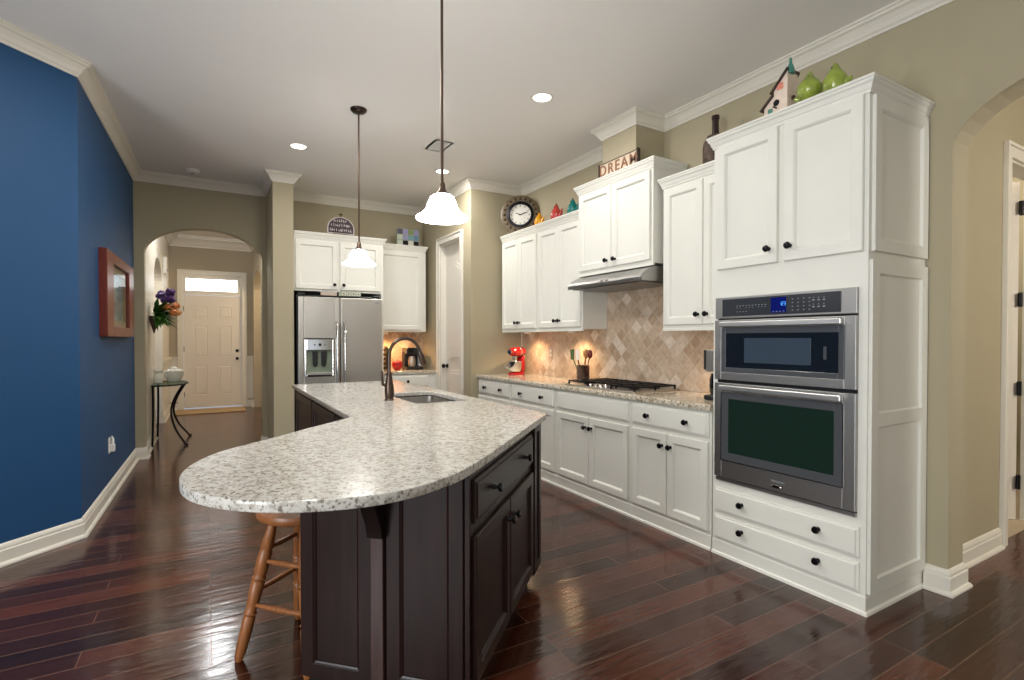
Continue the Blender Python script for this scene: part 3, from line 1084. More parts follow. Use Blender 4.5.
# wall outlet in the tiles
ol = thing('wall_outlet', 'beige outlet plate in the tiles behind the mixer', 'outlet', (RX - .012, 5.05, 1.235), FACE_R)
MB().panel(-.04, -.062, .04, .062, [(0, .0005), (0, .005), (.004, .007)]).build('cover_plate', 'strip_taupe', ol)
for z in (-.026, .026):
    MB().box(-.017, -.009, z - .016, .017, -.006, z + .016).build('socket', 'strip_cream', ol, bevel=.003)

# ---------------------------------------------------------------- refrigerator and back cabinets
BYF = 6.72
fc = thing('fridge_cabinet', 'white two-door cabinet above the refrigerator', 'cabinet', (.885, BYF, 0))
fw = 1.085
m = MB().box(0, 0, 1.985, fw, 7.395 - BYF, 2.645)
m.box(1.055, 0, 0, fw, 7.395 - BYF, 1.985)
m.build('cabinet_body', 'cabinet_white', fc)
front(fc, 'door', .015, 2.01, .507, 2.60, [(.465, 2.07)])
front(fc, 'door', .535, 2.01, 1.04, 2.60, [(.575, 2.07)])
cornice(fc, fw, 7.395 - BYF, 2.62, False, .26)

fr = thing('refrigerator', 'stainless side-by-side refrigerator with ice dispenser', 'refrigerator', (.895, 6.58, 0))
W = 1.035
MB().box(.012, .07, .02, W - .012, .76, 1.93).build('fridge_body', 'black_plastic', fr, bevel=.005)
MB().box(.02, .09, 0, W - .02, .7, .06).build('toe_grille', 'black_plastic', fr)
fz = frame_ring(MB(), .02, .07, .495, 1.905, .06, .06, .88, .50, 0, .068)
# dispenser recess stays open
fz.box(.08, .045, .95, .435, .068, 1.405)
fzo = fz.build('freezer_door', 'steel', fr, bevel=.006)
frd = MB().box(.503, 0, .07, W - .02, .068, 1.905).build('fridge_door', 'steel', fr, bevel=.008)
dpo = frame_ring(MB(), .088, .945, .428, 1.395, .022, .022, .03, .13, -.008, .03).build('dispenser', 'chrome', fzo, bevel=.004)
MB().box(.11, .036, .975, .406, .046, 1.265).build('dispenser_well', 'strip_mark', dpo)
for i in range(2):
    MB().prism([(.175 + i * .10, 1.25), (.24 + i * .10, 1.25), (.235 + i * .10, 1.09), (.21 + i * .10, 1.06), (.18 + i * .10, 1.09)], .006, .034, 'xz').build('paddle', 'black_plastic', dpo, bevel=.004)
MB().box(.12, -.004, .975, .396, .034, .995).build('drip_tray', 'steel', dpo, bevel=.003)
for i, x in enumerate((.20, .26, .32)):
    MB().lathe([(.018 if i == 1 else .012, 0), (.016 if i == 1 else .011, .004), (0, .005)], (x, -.008, 1.33), 14, '-y').build('button', 'black_gloss' if i == 1 else 'legend', dpo, 40)
for x, par in ((.452, fzo), (.546, frd)):
    MB().tube([(x, 0, .62), (x, -.05, .66), (x, -.058, .9), (x, -.06, 1.1), (x, -.058, 1.4), (x, -.05, 1.56), (x, 0, 1.60)], .016, 12).build('handle', 'chrome', par, 60)
MB().box(.93, -.004, 1.85, .985, 0, 1.862).build('badge', 'legend', frd)
for x in (.06, .955):
    MB().box(x - .04, .05, 1.932, x + .04, .14, 1.95).build('hinge_cover', 'black_plastic', fr, bevel=.004)

# little wooden word blocks standing on the refrigerator
tag(MB().box(1.18, 6.64, 1.931, 1.37, 6.67, 1.975).build('wooden_sign', 'strip_taupe', bevel=.003), 'taupe wooden strip sign on the left of the refrigerator top', 'sign')
sg = thing('letter_tile_sign', 'sage green strip with small pale tiles on the refrigerator top', 'sign', (1.39, 6.63, 1.931))
MB().box(0, 0, 0, .27, .03, .055).build('backing', 'strip_sage', sg, bevel=.002)
for i in range(4):
    t = MB().box(.035 + i * .06, -.004, .008, .08 + i * .06, 0, .048).build('tile', 'strip_cream', sg, bevel=.002)
    MB().lathe([(.014, 0), (.014, .001)], (.0575 + i * .06, -.004, .028), 12, '-y').build('tile_mark', 'strip_mark', t, 40)

# cabinets right of the refrigerator
b2 = thing('upper_cabinet', 'single-door white wall cabinet right of the refrigerator', 'cabinet', (1.975, 7.03, 0))
MB().box(0, 0, 1.50, .685, 7.386 - 7.03, 2.65).box(.685, .02, 1.50, .705, 7.386 - 7.03, 2.65).build('cabinet_body', 'cabinet_white', b2)
front(b2, 'door', .03, 1.525, .63, 2.61)
cornice(b2, .685, 7.386 - 7.03, 2.625, False, True)
b3 = thing('base_cabinet', 'low white drawer cabinet right of the refrigerator', 'cabinet', (1.975, 6.80, 0))
MB().box(0, 0, .10, .78, .595, .922).build('cabinet_body', 'cabinet_white', b3)
MB().box(0, .05, 0, .78, .595, .0995).build('plinth', 'cabinet_white', b3)
front(b3, 'drawer', .03, .745, .65, .905, [(.34, .825)])
front(b3, 'door', .03, .125, .335, .715, [(.30, .63)])
front(b3, 'door', .345, .125, .65, .715, [(.38, .63)])
tag(MB().box(1.978, 6.775, .922, PX - .002, 7.387, .965).build('granite_countertop', 'granite_run', bevel=.006), 'short speckled granite countertop in the nook beside the refrigerator', 'countertop')
r = thing('puck_light', 'small round puck light in the nook beside the refrigerator', 'light', (2.12, 7.16, 1.476), 0, 'under-cabinet puck lights')
MB().lathe([(.04, .023), (.04, -.012), (.033, -.014), (.033, -.006)], (0, 0, 0), 20, closed=False).build('rim', 'trim_white', r, 40)
MB().lathe([(.033, -.006), (0, -.006)], (0, 0, 0), 20, closed=False).build('lens', 'puck_lit', r)
lamp('puck_lamp', 'SPOT', (2.12, 7.2, 1.455), 20, (1, .54, .24), (0, 0, 0), spot_size=2.6, spot_blend=.8, shadow_soft_size=.03)
lamp('puck_lamp', 'SPOT', (2.42, 7.2, 1.48), 10, (1, .54, .24), (0, 0, 0), spot_size=2.6, spot_blend=.8, shadow_soft_size=.03)

# things in the nook
wr = thing('bottle_rack', 'dark bottle rack beside the refrigerator in the lit nook', 'rack', (2.07, 7.10, .965))
rk = MB()
for x in (-.045, .045):
    rk.box(x - .006, -.06, 0, x + .006, .06, .33)
rk.build('side_frame', 'espresso_dark', wr, bevel=.002)
for i in range(5):
    MB().lathe([(.024, -.10), (.024, .02), (.01, .05), (.01, .09), (.013, .09), (.013, .10), (0, .10)], (0, 0, .035 + i * .062), 12, '-y').build('bottle', 'bottle_dark' if i % 2 else 'espresso', wr, 40)
hb = thing('potted_herb', 'small green herb in a brown pot in the lit nook', 'plant', (2.18, 7.22, .965))
MB().lathe([(.03, 0), (.042, .07), (.045, .07), (.038, .065), (0, .06)], (0, 0, 0), 16).build('pot', 'crock', hb, 40)
lf = MB()
for i in range(40):
    a_ = random.uniform(0, 2 * PI)
    rr = random.uniform(.0, .045)
    z = random.uniform(.10, .30)
    lf.blob((rr * math.cos(a_), rr * math.sin(a_), z), .016, .01, 6, 4)
lf.tube([(0, 0, .06), (0.005, 0, .28)], .004, 6)
lf.build('foliage', 'leaf_green', hb, 60)
ap = thing('fruit_bowl_apple', 'big red apple on the counter in the lit nook', 'apple', (2.275, 7.10, .965))
ap.name = 'red_apple'
MB().lathe([(0, .012), (.03, 0), (.062, .03), (.075, .075), (.066, .115), (.04, .13), (.012, .12), (0, .112)], (0, 0, 0), 20).build('flesh', 'apple_red', ap, 60)
MB().tube([(0, 0, .112), (.006, 0, .145)], .003, 6).build('stem', 'beak_brown', ap, 60)
kc = thing('coffee_maker', 'black coffee machine in the lit nook under the cabinet', 'coffee maker', (2.515, 7.17, .965))
MB().box(-.11, -.10, 0, .13, .12, .04).build('base', 'black_plastic', kc, bevel=.008)
MB().box(-.11, .0, .04, .07, .12, .25).build('tower', 'black_plastic', kc, bevel=.008)
MB().box(-.11, -.10, .22, .07, .12, .31).build('brew_head', 'black_gloss', kc, bevel=.012)
MB().box(.073, -.06, .04, .135, .12, .30).build('water_tank', 'legend', kc, bevel=.008)
MB().lathe([(.045, .042), (.055, .06), (.055, .13), (.04, .18), (.043, .19), (0, .19)], (-.02, -.05, 0), 18).build('carafe', 'steel', kc, 40)
cb_ = MB()
op = [(-.075, 0), (.075, 0), (.078, .14), (.06, .22), (.03, .265), (0, .28), (-.03, .265), (-.06, .22), (-.078, .14)]
cb_.prism(op, 0, .016, 'xz')
cb_.xf(Matrix.Translation((2.655, 7.355, .966)) @ Matrix.Rotation(.04, 4, 'X'))
tag(cb_.build('cutting_board', 'slate_board', bevel=.004), 'dark arched cutting board leaning on the nook wall', 'cutting board')

# ---------------------------------------------------------------- island
S2 = math.sqrt(.5)
isl = thing('kitchen_island', 'dark espresso kitchen island with panelled end and granite overhang', 'island', (.81, 1.69, 0))
OX, OY = .81, 1.69


def I(x, y):
    return (x - OX, y - OY)


FOOT = [I(.31, 2.19), I(.81, 1.69), I(1.637, 2.517), I(1.66, 2.54), I(1.66, 5.28), I(.72, 5.28), I(.72, 2.60)]
MB().prism(FOOT, .10, .9315, 'xy', caps=False).prism(FOOT, .10, .101).build('island_body', 'espresso', isl)
ctr = Vector((sum(p[0] for p in FOOT) / 7, sum(p[1] for p in FOOT) / 7))
kick = [I(.345, 2.205), I(.80, 1.75), I(1.56, 2.51), I(1.59, 2.56), I(1.59, 5.22), I(.78, 5.22), I(.78, 2.64)]
MB().prism(kick, 0, .10).build('toe_kick', 'espresso_dark', isl)


def on(mb, x, y, rz, start=0):
    return mb.xf(Matrix.Translation((x - OX, y - OY, 0)) @ Matrix.Rotation(rz, 4, 'Z'), start)


EP = [(0, 0), (0, .012), (.003, .015), (.055, .015), (.06, .011), (.066, .008), (.068, .004)]
# end face: left end (.31,2.19), runs (1,-1)
EW = .7071
for x0, x1 in ((.006, .318), (.377, EW - .022)):
    p = MB().panel(x0, .075, x1, .925, EP)
    on(p, .31, 2.19, -PI / 4).build('end_panel', 'espresso', isl)
pst = MB().box(.321, -.030, .03, .374, 0, .66)
on(pst, .31, 2.19, -PI / 4).build('post', 'espresso_light', isl, bevel=.003)
cor = MB().prism([(0, .92), (-.24, .92), (-.235, .89), (-.17, .87), (-.10, .80), (-.055, .71), (-.045, .66), (0, .655)], .315, .380, 'yz')
on(cor, .31, 2.19, -PI / 4).build('corbel', 'espresso_dark', isl, 40, bevel=.003)
# corner post between end and doors
cp_ = MB().box(EW - .018, -.012, .03, EW + .002, 0, .92)
on(cp_, .31, 2.19, -PI / 4).build('corner_post', 'espresso', isl, bevel=.002)


def isl_front(kind, x0, z0, x1, z1, knobs=()):
    p = MB().panel(x0, z0, x1, z1, DOOR if kind == 'door' else DRAW)
    on(p, .81, 1.69, PI / 4)
    o = p.build(kind, 'espresso', isl)
    for kx, kz in knobs:
        km = MB().lathe([(.011, 0), (.008, .006), (.007, .018), (.015, .022), (.019, .029), (.015, .037), (0, .04)], (kx, -.02, kz), 16, '-y')
        on(km, .81, 1.69, PI / 4).build('knob', 'knob_black', o, 50)


isl_front('drawer', .015, .728, .970, .888, [(.227, .806), (.767, .806)])
isl_front('door', .015, .135, .486, .682, [(.450, .60)])
isl_front('door', .494, .135, .970, .682, [(.530, .60)])
fp = MB().panel(1.0, .105, 1.168, .926, [(0, 0), (0, .018), (.003, .021), (.045, .021), (.05, .010)])
on(fp, .81, 1.69, PI / 4).build('filler_panel', 'espresso', isl)
# left side of the long leg: viewer looks along +X, frame rotation -90
for y0, w in ((5.26, .85), (4.38, .85), (3.50, .85)):
    p = MB().panel(0, .12, w, .90, EP)
    on(p, .72, y0, -PI / 2).build('back_panel', 'espresso', isl)

# granite top with sink cut-out (2D curve, filled and extruded)
def smooth_curve(pts, n=8):
    out = []
    for i in range(1, len(pts) - 2):
        p0, p1, p2, p3 = [Vector(p) for p in pts[i - 1:i + 3]]
        for k in range(n):
            t = k / n
            out.append(.5 * ((2 * p1) + (-p0 + p2) * t + (2 * p0 - 5 * p1 + 4 * p2 - p3) * t * t + (-p0 + 3 * p1 - 3 * p2 + p3) * t ** 3))
    out.append(Vector(pts[-2]))
    return [(p.x, p.y) for p in out]


# rounded end: half an ellipse between the two 45-degree edges
rnd = smooth_curve([(.50, 2.77), (.36, 2.63), (.235, 2.50), (.125, 2.395), (.03, 2.29), (-.04, 2.15), (-.071, 2.03), (-.078, 1.93), (-.069, 1.84), (-.046, 1.755),
                    (-.006, 1.678), (.05, 1.605), (.12, 1.545), (.20, 1.498), (.30, 1.462), (.415, 1.448), (.541, 1.474), (.70, 1.555), (.86, 1.695), (1.0, 1.83), (1.3, 2.125), (1.4, 2.225)], 5)
outer = [(.685, 5.33), (.685, 2.97)]
# left edge of the 45 leg starts at its tangent point
outer += rnd                    # from left edge round the tip to the right edge
outer += [(1.668, 2.49), (1.70, 2.535), (1.70, 5.33)]
# small fillet in the inner corner keeps the line y - x = 2.285
outer[1] = (.685, 2.955)
SX0, SX1, SY0, SY1 = 1.20, 1.60, 3.33, 4.10
cu = bpy.data.curves.new('granite_countertop', 'CURVE')
cu.dimensions = '2D'
cu.fill_mode = 'BOTH'
cu.extrude = .012
cu.bevel_depth = .0045
cu.bevel_resolution = 2


def spline(pts):
    s = cu.splines.new('POLY')
    s.points.add(len(pts) - 1)
    for q, p in zip(s.points, pts):
        q.co = (p[0], p[1], 0, 1)
    s.use_cyclic_u = True


def round_rect(x0, y0, x1, y1, r, n=5):
    out = []
    for cx, cy, a0 in ((x1 - r, y1 - r, 0), (x0 + r, y1 - r, PI / 2), (x0 + r, y0 + r, PI), (x1 - r, y0 + r, 3 * PI / 2)):
        out += [(cx + r * math.cos(a0 + PI / 2 * i / n), cy + r * math.sin(a0 + PI / 2 * i / n)) for i in range(n + 1)]
    return out


spline(outer)
spline(round_rect(SX0, SY0, SX1, SY1, .05))
tmp = bpy.data.objects.new('curve_source', cu)
COL.objects.link(tmp)
bpy.context.view_layer.update()
me = bpy.data.meshes.new_from_object(tmp.evaluated_get(bpy.context.evaluated_depsgraph_get()))
bpy.data.objects.remove(tmp)
me.name = 'granite_countertop'
me.materials.clear()
me.materials.append(MATS['granite_island'])
top = bpy.data.objects.new('granite_countertop', me)
top.location = (0, 0, .9485)
COL.objects.link(top)
tag(top, 'pale speckled granite island countertop with rounded end and sink', 'countertop')

# undermount sink with two bowls
sk = thing('kitchen_sink', 'stainless double-bowl undermount sink in the island', 'sink', (1.40, 3.715, .70))
for ya, yb, nm in ((-.40, -.015, 'bowl'), (.015, .40, 'bowl')):
    o_ = round_rect(-.215, ya, .215, yb, .05)
    i_ = round_rect(-.195, ya + .015, .195, yb - .015, .06)
    n = len(o_)
    mb = MB()
    vs = [(p[0], p[1], .223) for p in o_] + [(p[0], p[1], .02) for p in i_]
    vs2 = [(p[0] * 1.0, p[1], .223) for p in o_] + [(p[0] * 1.01, p[1], .012) for p in i_]
    mb.add(vs, [(i, (i + 1) % n, n + (i + 1) % n, n + i) for i in range(n)] + [tuple(range(n, 2 * n))])
    bo = mb.build(nm, 'steel', sk, 40)
    MB().lathe([(.04, 0.021), (.036, .024), (.02, .022), (0, .022)], (0, (ya + yb) / 2, 0), 16).build('drain', 'chrome', bo, 40)
MB().box(-.215, -.014, .10, .215, .014, .216).build('divider', 'steel', sk, bevel=.004)

# faucet
fa = thing('kitchen_faucet', 'oil-rubbed bronze gooseneck faucet at the island sink', 'faucet', (1.105, 3.63, .9645))
MB().lathe([(.034, 0), (.034, .006), (.028, .012), (.031, .03), (.034, .06), (.032, .10), (.023, .15), (.018, .18), (.020, .186), (.020, .194), (.016, .20), (0, .20)], (0, 0, 0), 20).build('faucet_body', 'faucet_bronze', fa, 50)
arc = [(0, 0, .195), (0, 0, .30)]
for i in range(13):
    t = PI * i / 12 * .93
    arc.append((.115 - .115 * math.cos(t), 0, .315 + .125 * math.sin(t)))
MB().tube(arc, .0125, 12).build('spout', 'faucet_bronze', fa, 60)
e = Vector(arc[-1])
d = (Vector(arc[-1]) - Vector(arc[-2])).normalized()
MB().tube([e, e + d * .03, e + d * .09, e + d * .10], [.016, .021, .024, .018], 12).build('spray_head', 'faucet_bronze', fa, 50)
MB().tube([(-.02, -.005, .10), (-.05, -.01, .115), (-.056, -.01, .19), (-.058, -.01, .215)], [.012, .011, .008, .006], 10).build('lever', 'faucet_bronze', fa, 60)

# ---------------------------------------------------------------- stool
st = thing('bar_stool', 'turned oak bar stool tucked under the island overhang', 'stool', (.362, 2.522, 0))
MB().lathe([(0, .598), (.10, .598), (.165, .602), (.186, .614), (.19, .632), (.184, .646), (.16, .650), (.08, .644), (0, .642)], (0, 0, 0), 32).build('seat', 'oak_stool', st, 50)


def legp(a):
    c, s = math.cos(a), math.sin(a)
    return Vector((c * .115, s * .115, .605)), Vector((c * .26, s * .26, 0))


A0 = math.radians(176)
angs = [A0 + i * PI / 2 for i in range(4)]
for i, a_ in enumerate(angs):
    t_, b_ = legp(a_)
    pr = [(0, .012), (.04, .016), (.14, .019), (.30, .020), (.315, .016), (.33, .022), (.345, .016), (.40, .020), (.55, .0225), (.56, .018), (.575, .024), (.59, .018), (.62, .022), (.76, .021), (.775, .017), (.79, .021), (.90, .017), (1, .012)]
    pts = [b_.lerp(t_, u) for u, _ in pr]
    MB().tube(pts, [r_ * 1.3 for _, r_ in pr], 12).build('leg', 'oak_stool', st, 60)
for i in range(4):
    for zz in ((.42, .47)[i % 2], (.235, .29)[i % 2]):
        a1, a2 = angs[i], angs[(i + 1) % 4]
        t1, b1 = legp(a1)
        t2, b2 = legp(a2)
        u = zz / .605
        p, q = b1.lerp(t1, u), b2.lerp(t2, u)
        MB().tube([p, p.lerp(q, .25), p.lerp(q, .5), p.lerp(q, .75), q], [.008, .011, .0135, .011, .008], 10).build('rung', 'oak_stool', st, 60)

# ---------------------------------------------------------------- pendants and ceiling fixtures
def pendant(loc, label):
    r = thing('pendant_light', label, 'lamp', (loc[0], loc[1], 2.0), 0, 'white glass pendants over the island')
    MB().lathe([(.068, H - 2.0), (.068, H - 2.012), (.05, H - 2.03), (.02, H - 2.036), (0, H - 2.036)], (0, 0, 0), 24).build('canopy', 'bronze', r, 50)
    MB().lathe([(.0075, .20), (.0075, H - 2.03)], (0, 0, 0), 10).build('rod', 'rod_bronze', r, 60)
    MB().lathe([(.0, .215), (.012, .215), (.016, .205), (.019, .175), (.030, .163), (.032, .149), (0, .149)], (0, 0, 0), 16).build('socket_cup', 'rod_bronze', r, 50)
    sp = [(.03, .168), (.046, .164), (.062, .148), (.073, .118), (.080, .085), (.092, .058), (.112, .036), (.133, .020), (.137, .008), (.133, .006), (.108, .03), (.088, .052), (.076, .083), (.069, .115), (.058, .143), (.044, .157), (.03, .162)]
    sp = [(q_, .02 + z_ * .78) for q_, z_ in sp]
    MB().lathe(sp, (0, 0, 0), 32, closed=False).build('shade', 'glass_lit', r, 60)
    MB().blob((0, 0, .075), .028, .035).build('bulb', 'can_lit', r, 60)


pendant((1.055, 2.535), 'nearer and larger bell pendant of the two, white glass')
pendant((1.10, 4.45), 'farther bell pendant hanging in front of the refrigerator')

CANS = [(2.31, 3.49, 'recessed ceiling light nearest the range hood'),
        (.789, 5.60, 'recessed ceiling light left of the pendants, near the stub wall'),
        (2.333, 5.60, 'recessed ceiling light in line with the nearer pendant rod, before the pantry')]
for x, y, lab in CANS:
    r = thing('recessed_light', lab, 'light', (x, y, H), 0, 'recessed ceiling lights')
    MB().lathe([(.088, 0), (.086, -.006), (.074, -.007), (.070, -.001)], (0, 0, 0), 28, closed=False).build('trim_ring', 'trim_white', r, 50)
    MB().lathe([(.071, -.003), (0, -.003)], (0, 0, 0), 28, closed=False).build('lens', 'can_lit', r)
for x, y, en in [(2.31, 3.49, 16), (.789, 5.60, 9), (2.333, 5.60, 24), (.3, 3.6, 34), (.6, 1.2, 6), (-1.6, 1.2, 10), (-1.6, -1.4, 10), (.8, -1.8, 10)]:  # strongest lamp has no can above it; added to brighten the back
    lamp('can_and_fill_lamp', 'AREA', (x, y, H - .012), en, (1, .975, .94), (0, 0, 0), shape='DISK', size=.13)

sd = thing('smoke_detector', 'round white smoke detector on the ceiling near the foyer arch', 'smoke detector', (-.15, 7.0, H))
MB().lathe([(.075, 0), (.075, -.012), (.066, -.03), (.05, -.038), (0, -.039)], (0, 0, 0), 24).build('housing', 'plastic_white', sd, 50)
MB().lathe([(.02, -.038), (.018, -.043), (0, -.043)], (0, 0, 0), 14).build('test_button', 'legend', sd, 50)
vt = thing('ceiling_vent', 'small square air vent in the ceiling between the pendants and hood', 'vent', (2.0, 4.89, H))
frame_ring(MB(), -.10, -.16, .10, .16, .025, .025, .025, .025, 0, .008).xf(Matrix.Rotation(PI / 2, 4, 'X')).build('frame', 'plastic_white', vt)
vt_s = MB()
for i in range(9):
    y = -.125 + i * .0312
    vt_s.box(-.075, y - .010, -.006, .075, y + .004, -.002)
vt_s.build('louvres', 'plastic_white', vt)
MB().box(-.075, -.135, -.001, .075, .135, 0).build('backing', 'vent_grey', vt)

# ---------------------------------------------------------------- decoration on the cabinets
ZT = 2.7105      # top of the oven cabinet

# birdhouse
bh = thing('birdhouse', 'painted two-tier birdhouse with teal steeple on the oven cabinet', 'birdhouse', (2.905, 1.87, ZT), FACE_R)
outl = [(-.085, 0), (.065, 0), (.065, .215), (.03, .20), (-.035, .125), (-.035, .105), (-.085, .06)]
outl = [(-.08, 0), (.06, 0), (.06, .225), (-.02, .135), (-.02, .115), (-.08, .055)]
outl = [(-.09, 0), (.055, 0), (.055, .245), (-.028, .158), (-.028, .128), (-.09, .075)]
MB().prism(outl, 0, .10, 'xz').build('house', 'birdhouse_white', bh)
MB().prism([(.06, .262), (.06, .250), (-.042, .141), (-.048, .150)], -.016, .115, 'xz').build('roof', 'birdhouse_roof', bh)
MB().prism([(-.028, .141), (-.028, .129), (-.106, .060), (-.112, .069)], -.016, .115, 'xz').build('roof', 'birdhouse_roof', bh)
MB().lathe([(.026, .235), (.02, .265), (.009, .295), (.007, .325), (0, .327)], (.055, .03, 0), 14).build('steeple', 'birdhouse_teal', bh, 50)
MB().lathe([(.019, 0), (.019, .002)], (-.012, 0, .085), 16, '-y').build('entrance_hole', 'hole_black', bh, 40)
MB().panel(-.008, .155, .03, .192, [(0, 0), (0, .003)]).build('painted_window', 'birdhouse_rose', bh)
MB().panel(-.065, .02, -.035, .062, [(0, 0), (0, .003)]).build('painted_door', 'birdhouse_teal', bh)
MB().panel(-.015, .008, .045, .026, [(0, 0), (0, .004)]).build('painted_flowers', 'birdhouse_rose', bh)
MB().lathe([(.012, 0), (.012, .012), (0, .012)], (.055, .05, .10), 12, 'x').build('side_knob', 'birdhouse_roof', bh, 40)
MB().tube([(-.012, 0, .055), (-.012, -.03, .055)], .005, 8).build('perch', 'birdhouse_roof', bh, 60)


def bird(name, loc, label, material, h, tail_dir, group, foot=False, beak='beak_brown', cat='figurine', slim=1.0, up_=.074):
    r = thing(name, label, cat, loc, 0, group)
    s = h / .18
    pr = [(.0, 0), (.030 * s, 0)]
    if foot:
        pr += [(.032 * s, .006 * s), (.024 * s, .022 * s), (.03 * s, .034 * s)]
    z0 = .034 * s if foot else 0
    k = (h - z0)
    pr += [(.046 * s, z0 + .08 * k), (.060 * s, z0 + .22 * k), (.064 * s, z0 + .38 * k), (.060 * s, z0 + .53 * k), (.046 * s, z0 + .68 * k), (.028 * s, z0 + .80 * k), (.020 * s, z0 + .90 * k), (.014 * s, z0 + .97 * k), (0, z0 + k)]
    MB().lathe([(q_ * slim, z_) for q_, z_ in pr], (0, 0, 0), 20).build('body', material, r, 70)
    t = tail_dir
    MB().tube([(0, t * .035 * s, .055 * s), (0, t * .060 * s, .058 * s), (0, t * .080 * s, up_ * .5 * s + .033 * s), (0, t * .090 * s, up_ * s)], [.028 * s, .021 * s, .012 * s, .004 * s], 10).build('tail', material, r, 60)
    MB().tube([(0, 0, h * .90), (0, -t * .004, h * 1.0), (0, -t * .007, h * 1.06)], [.012 * s, .008 * s, .002 * s], 8).build('beak', beak, r, 60)
    for q in (-1, 1):
        MB().blob((q * .013 * s - .008 * s, -t * .008 * s, h * .86), .005 * s, .005 * s, 8, 6).build('eye', 'hole_black', r, 60)
    return r


bird('ceramic_bird', (2.93, 1.70, ZT), 'glazed lime green footed bird beside the birdhouse', 'green_ceramic', .185, 1, 'green ceramic birds', True, 'green_ceramic')
bird('ceramic_bird', (2.93, 1.56, ZT), 'glazed lime green bird nearest the cabinet corner', 'green_ceramic', .175, -1, 'green ceramic birds', False, 'green_ceramic')
ZA = 2.667
bird('ceramic_bird', (3.30, 5.04, ZA), 'yellow ceramic bird beside the clock', 'yellow_ceramic', .19, -1, 'coloured birds on the cabinet', slim=.86, up_=.125)
bird('ceramic_bird', (3.30, 4.70, ZA), 'coral red ceramic bird between the yellow and teal birds', 'red_ceramic', .21, -1, 'coloured birds on the cabinet', slim=.86, up_=.125)
bird('ceramic_bird', (3.30, 4.40, ZA), 'teal ceramic bird beside the cabinet over the hood', 'teal_ceramic', .20, -1, 'coloured birds on the cabinet', slim=.86, up_=.125)

# wicker-wrapped bottle
bt = thing('wicker_bottle', 'dark wicker-covered bottle on the cabinet beside the oven cabinet', 'bottle', (3.32, 2.64, 2.6865))
MB().lathe([(.082, 0), (.092, .02), (.092, .16), (.086, .20), (.062, .245), (.030, .262), (0, .262)], (0, 0, 0), 24).build('wicker_jacket', 'wicker', bt, 50)
MB().lathe([(.026, .262), (.024, .37), (.029, .373), (.029, .40), (0, .40)], (0, 0, 0), 14).build('neck', 'bottle_dark', bt, 50)

# wooden word sign on the hood cabinet
ZH = 2.867
sn = thing('word_sign', 'wooden DREAM sign on the cabinet over the range hood', 'sign', (3.12, 3.76, ZH), FACE_R)
MB().box(.012, .0, .0, .498, .012, .125).build('board', 'sign_wood', sn, bevel=.002)
MB().box(.0, -.012, .0, .012, .022, .135).build('end_strip', 'birdhouse_roof', sn, bevel=.002)
MB().box(.498, -.012, .0, .510, .022, .14).build('end_strip', 'birdhouse_roof', sn, bevel=.002)
MB().box(.012, -.004, .125, .498, .016, .131).build('top_strip', 'birdhouse_roof', sn, bevel=.001)
fcu = bpy.data.curves.new('lettering', 'FONT')
fcu.body = 'DREAM'
fcu.size = .132
fcu.space_character = 1.22
fcu.extrude = .002
fcu.offset = .0012
fcu.align_x = 'CENTER'
to = bpy.data.objects.new('text_source', fcu)
COL.objects.link(to)
bpy.context.view_layer.update()
tm = bpy.data.meshes.new_from_object(to.evaluated_get(bpy.context.evaluated_depsgraph_get()))
bpy.data.objects.remove(to)
tm.name = 'lettering'
tm.materials.clear()
tm.materials.append(MATS['sign_letter'])
tl = bpy.data.objects.new('lettering', tm)
COL.objects.link(tl)
tl.parent = sn
tl.location = (.255, -.003, .022)
tl.rotation_euler = (PI / 2, 0, 0)

# clock leaning in the corner
ckk = thing('wall_clock', 'round clock with bronze ring leaning in the corner above the cabinets', 'clock', (3.275, 5.425, ZA + .001), math.radians(-36))
ckk.scale = (1.08, 1.08, 1.08)
lean = Matrix.Rotation(-.10, 4, 'X') @ Matrix.Translation((0, 0, .225))
def lean_build(mb, n, mt, par, sm=40):
    return mb.xf(lean).build(n, mt, par, sm)
lean_build(MB().lathe([(.142, 0), (.225, 0), (.225, .012), (.205, .022), (.16, .022), (.142, .018)], (0, 0, 0), 48, '-y', closed=False), 'outer_ring', 'clock_rim', ckk)
lean_build(MB().lathe([(.120, .01), (.120, .03), (.128, .038), (.152, .03), (.152, .0)], (0, 0, 0), 40, '-y', closed=False), 'bezel', 'iron', ckk)
face = lean_build(MB().lathe([(.128, 0), (.128, .012), (0, .012)], (0, 0, 0), 40, '-y'), 'dial', 'clock_face', ckk)
for i in range(12):
    a_ = i * PI / 6
    mk = MB().box(-.005, -.0145, .092, .005, -.0125, .112)
    mk.xf(Matrix.Rotation(a_, 4, 'Y'))
    lean_build(mk, 'hour_mark', 'clock_mark', face)
for a_, l_ in ((math.radians(70), .085), (math.radians(-70), .055)):
    lean_build(MB().box(-.004, -.017, -.012, .004, -.0145, l_).xf(Matrix.Rotation(a_, 4, 'Y')), 'hand', 'iron', face)
for i in range(20):
    a_ = i * PI / 10
    mk = MB().blob((0, -.02, .183), .012, .016, 8, 6).xf(Matrix.Rotation(a_, 4, 'Y'))
    lean_build(mk, 'ring_ornament', 'bronze', ckk)

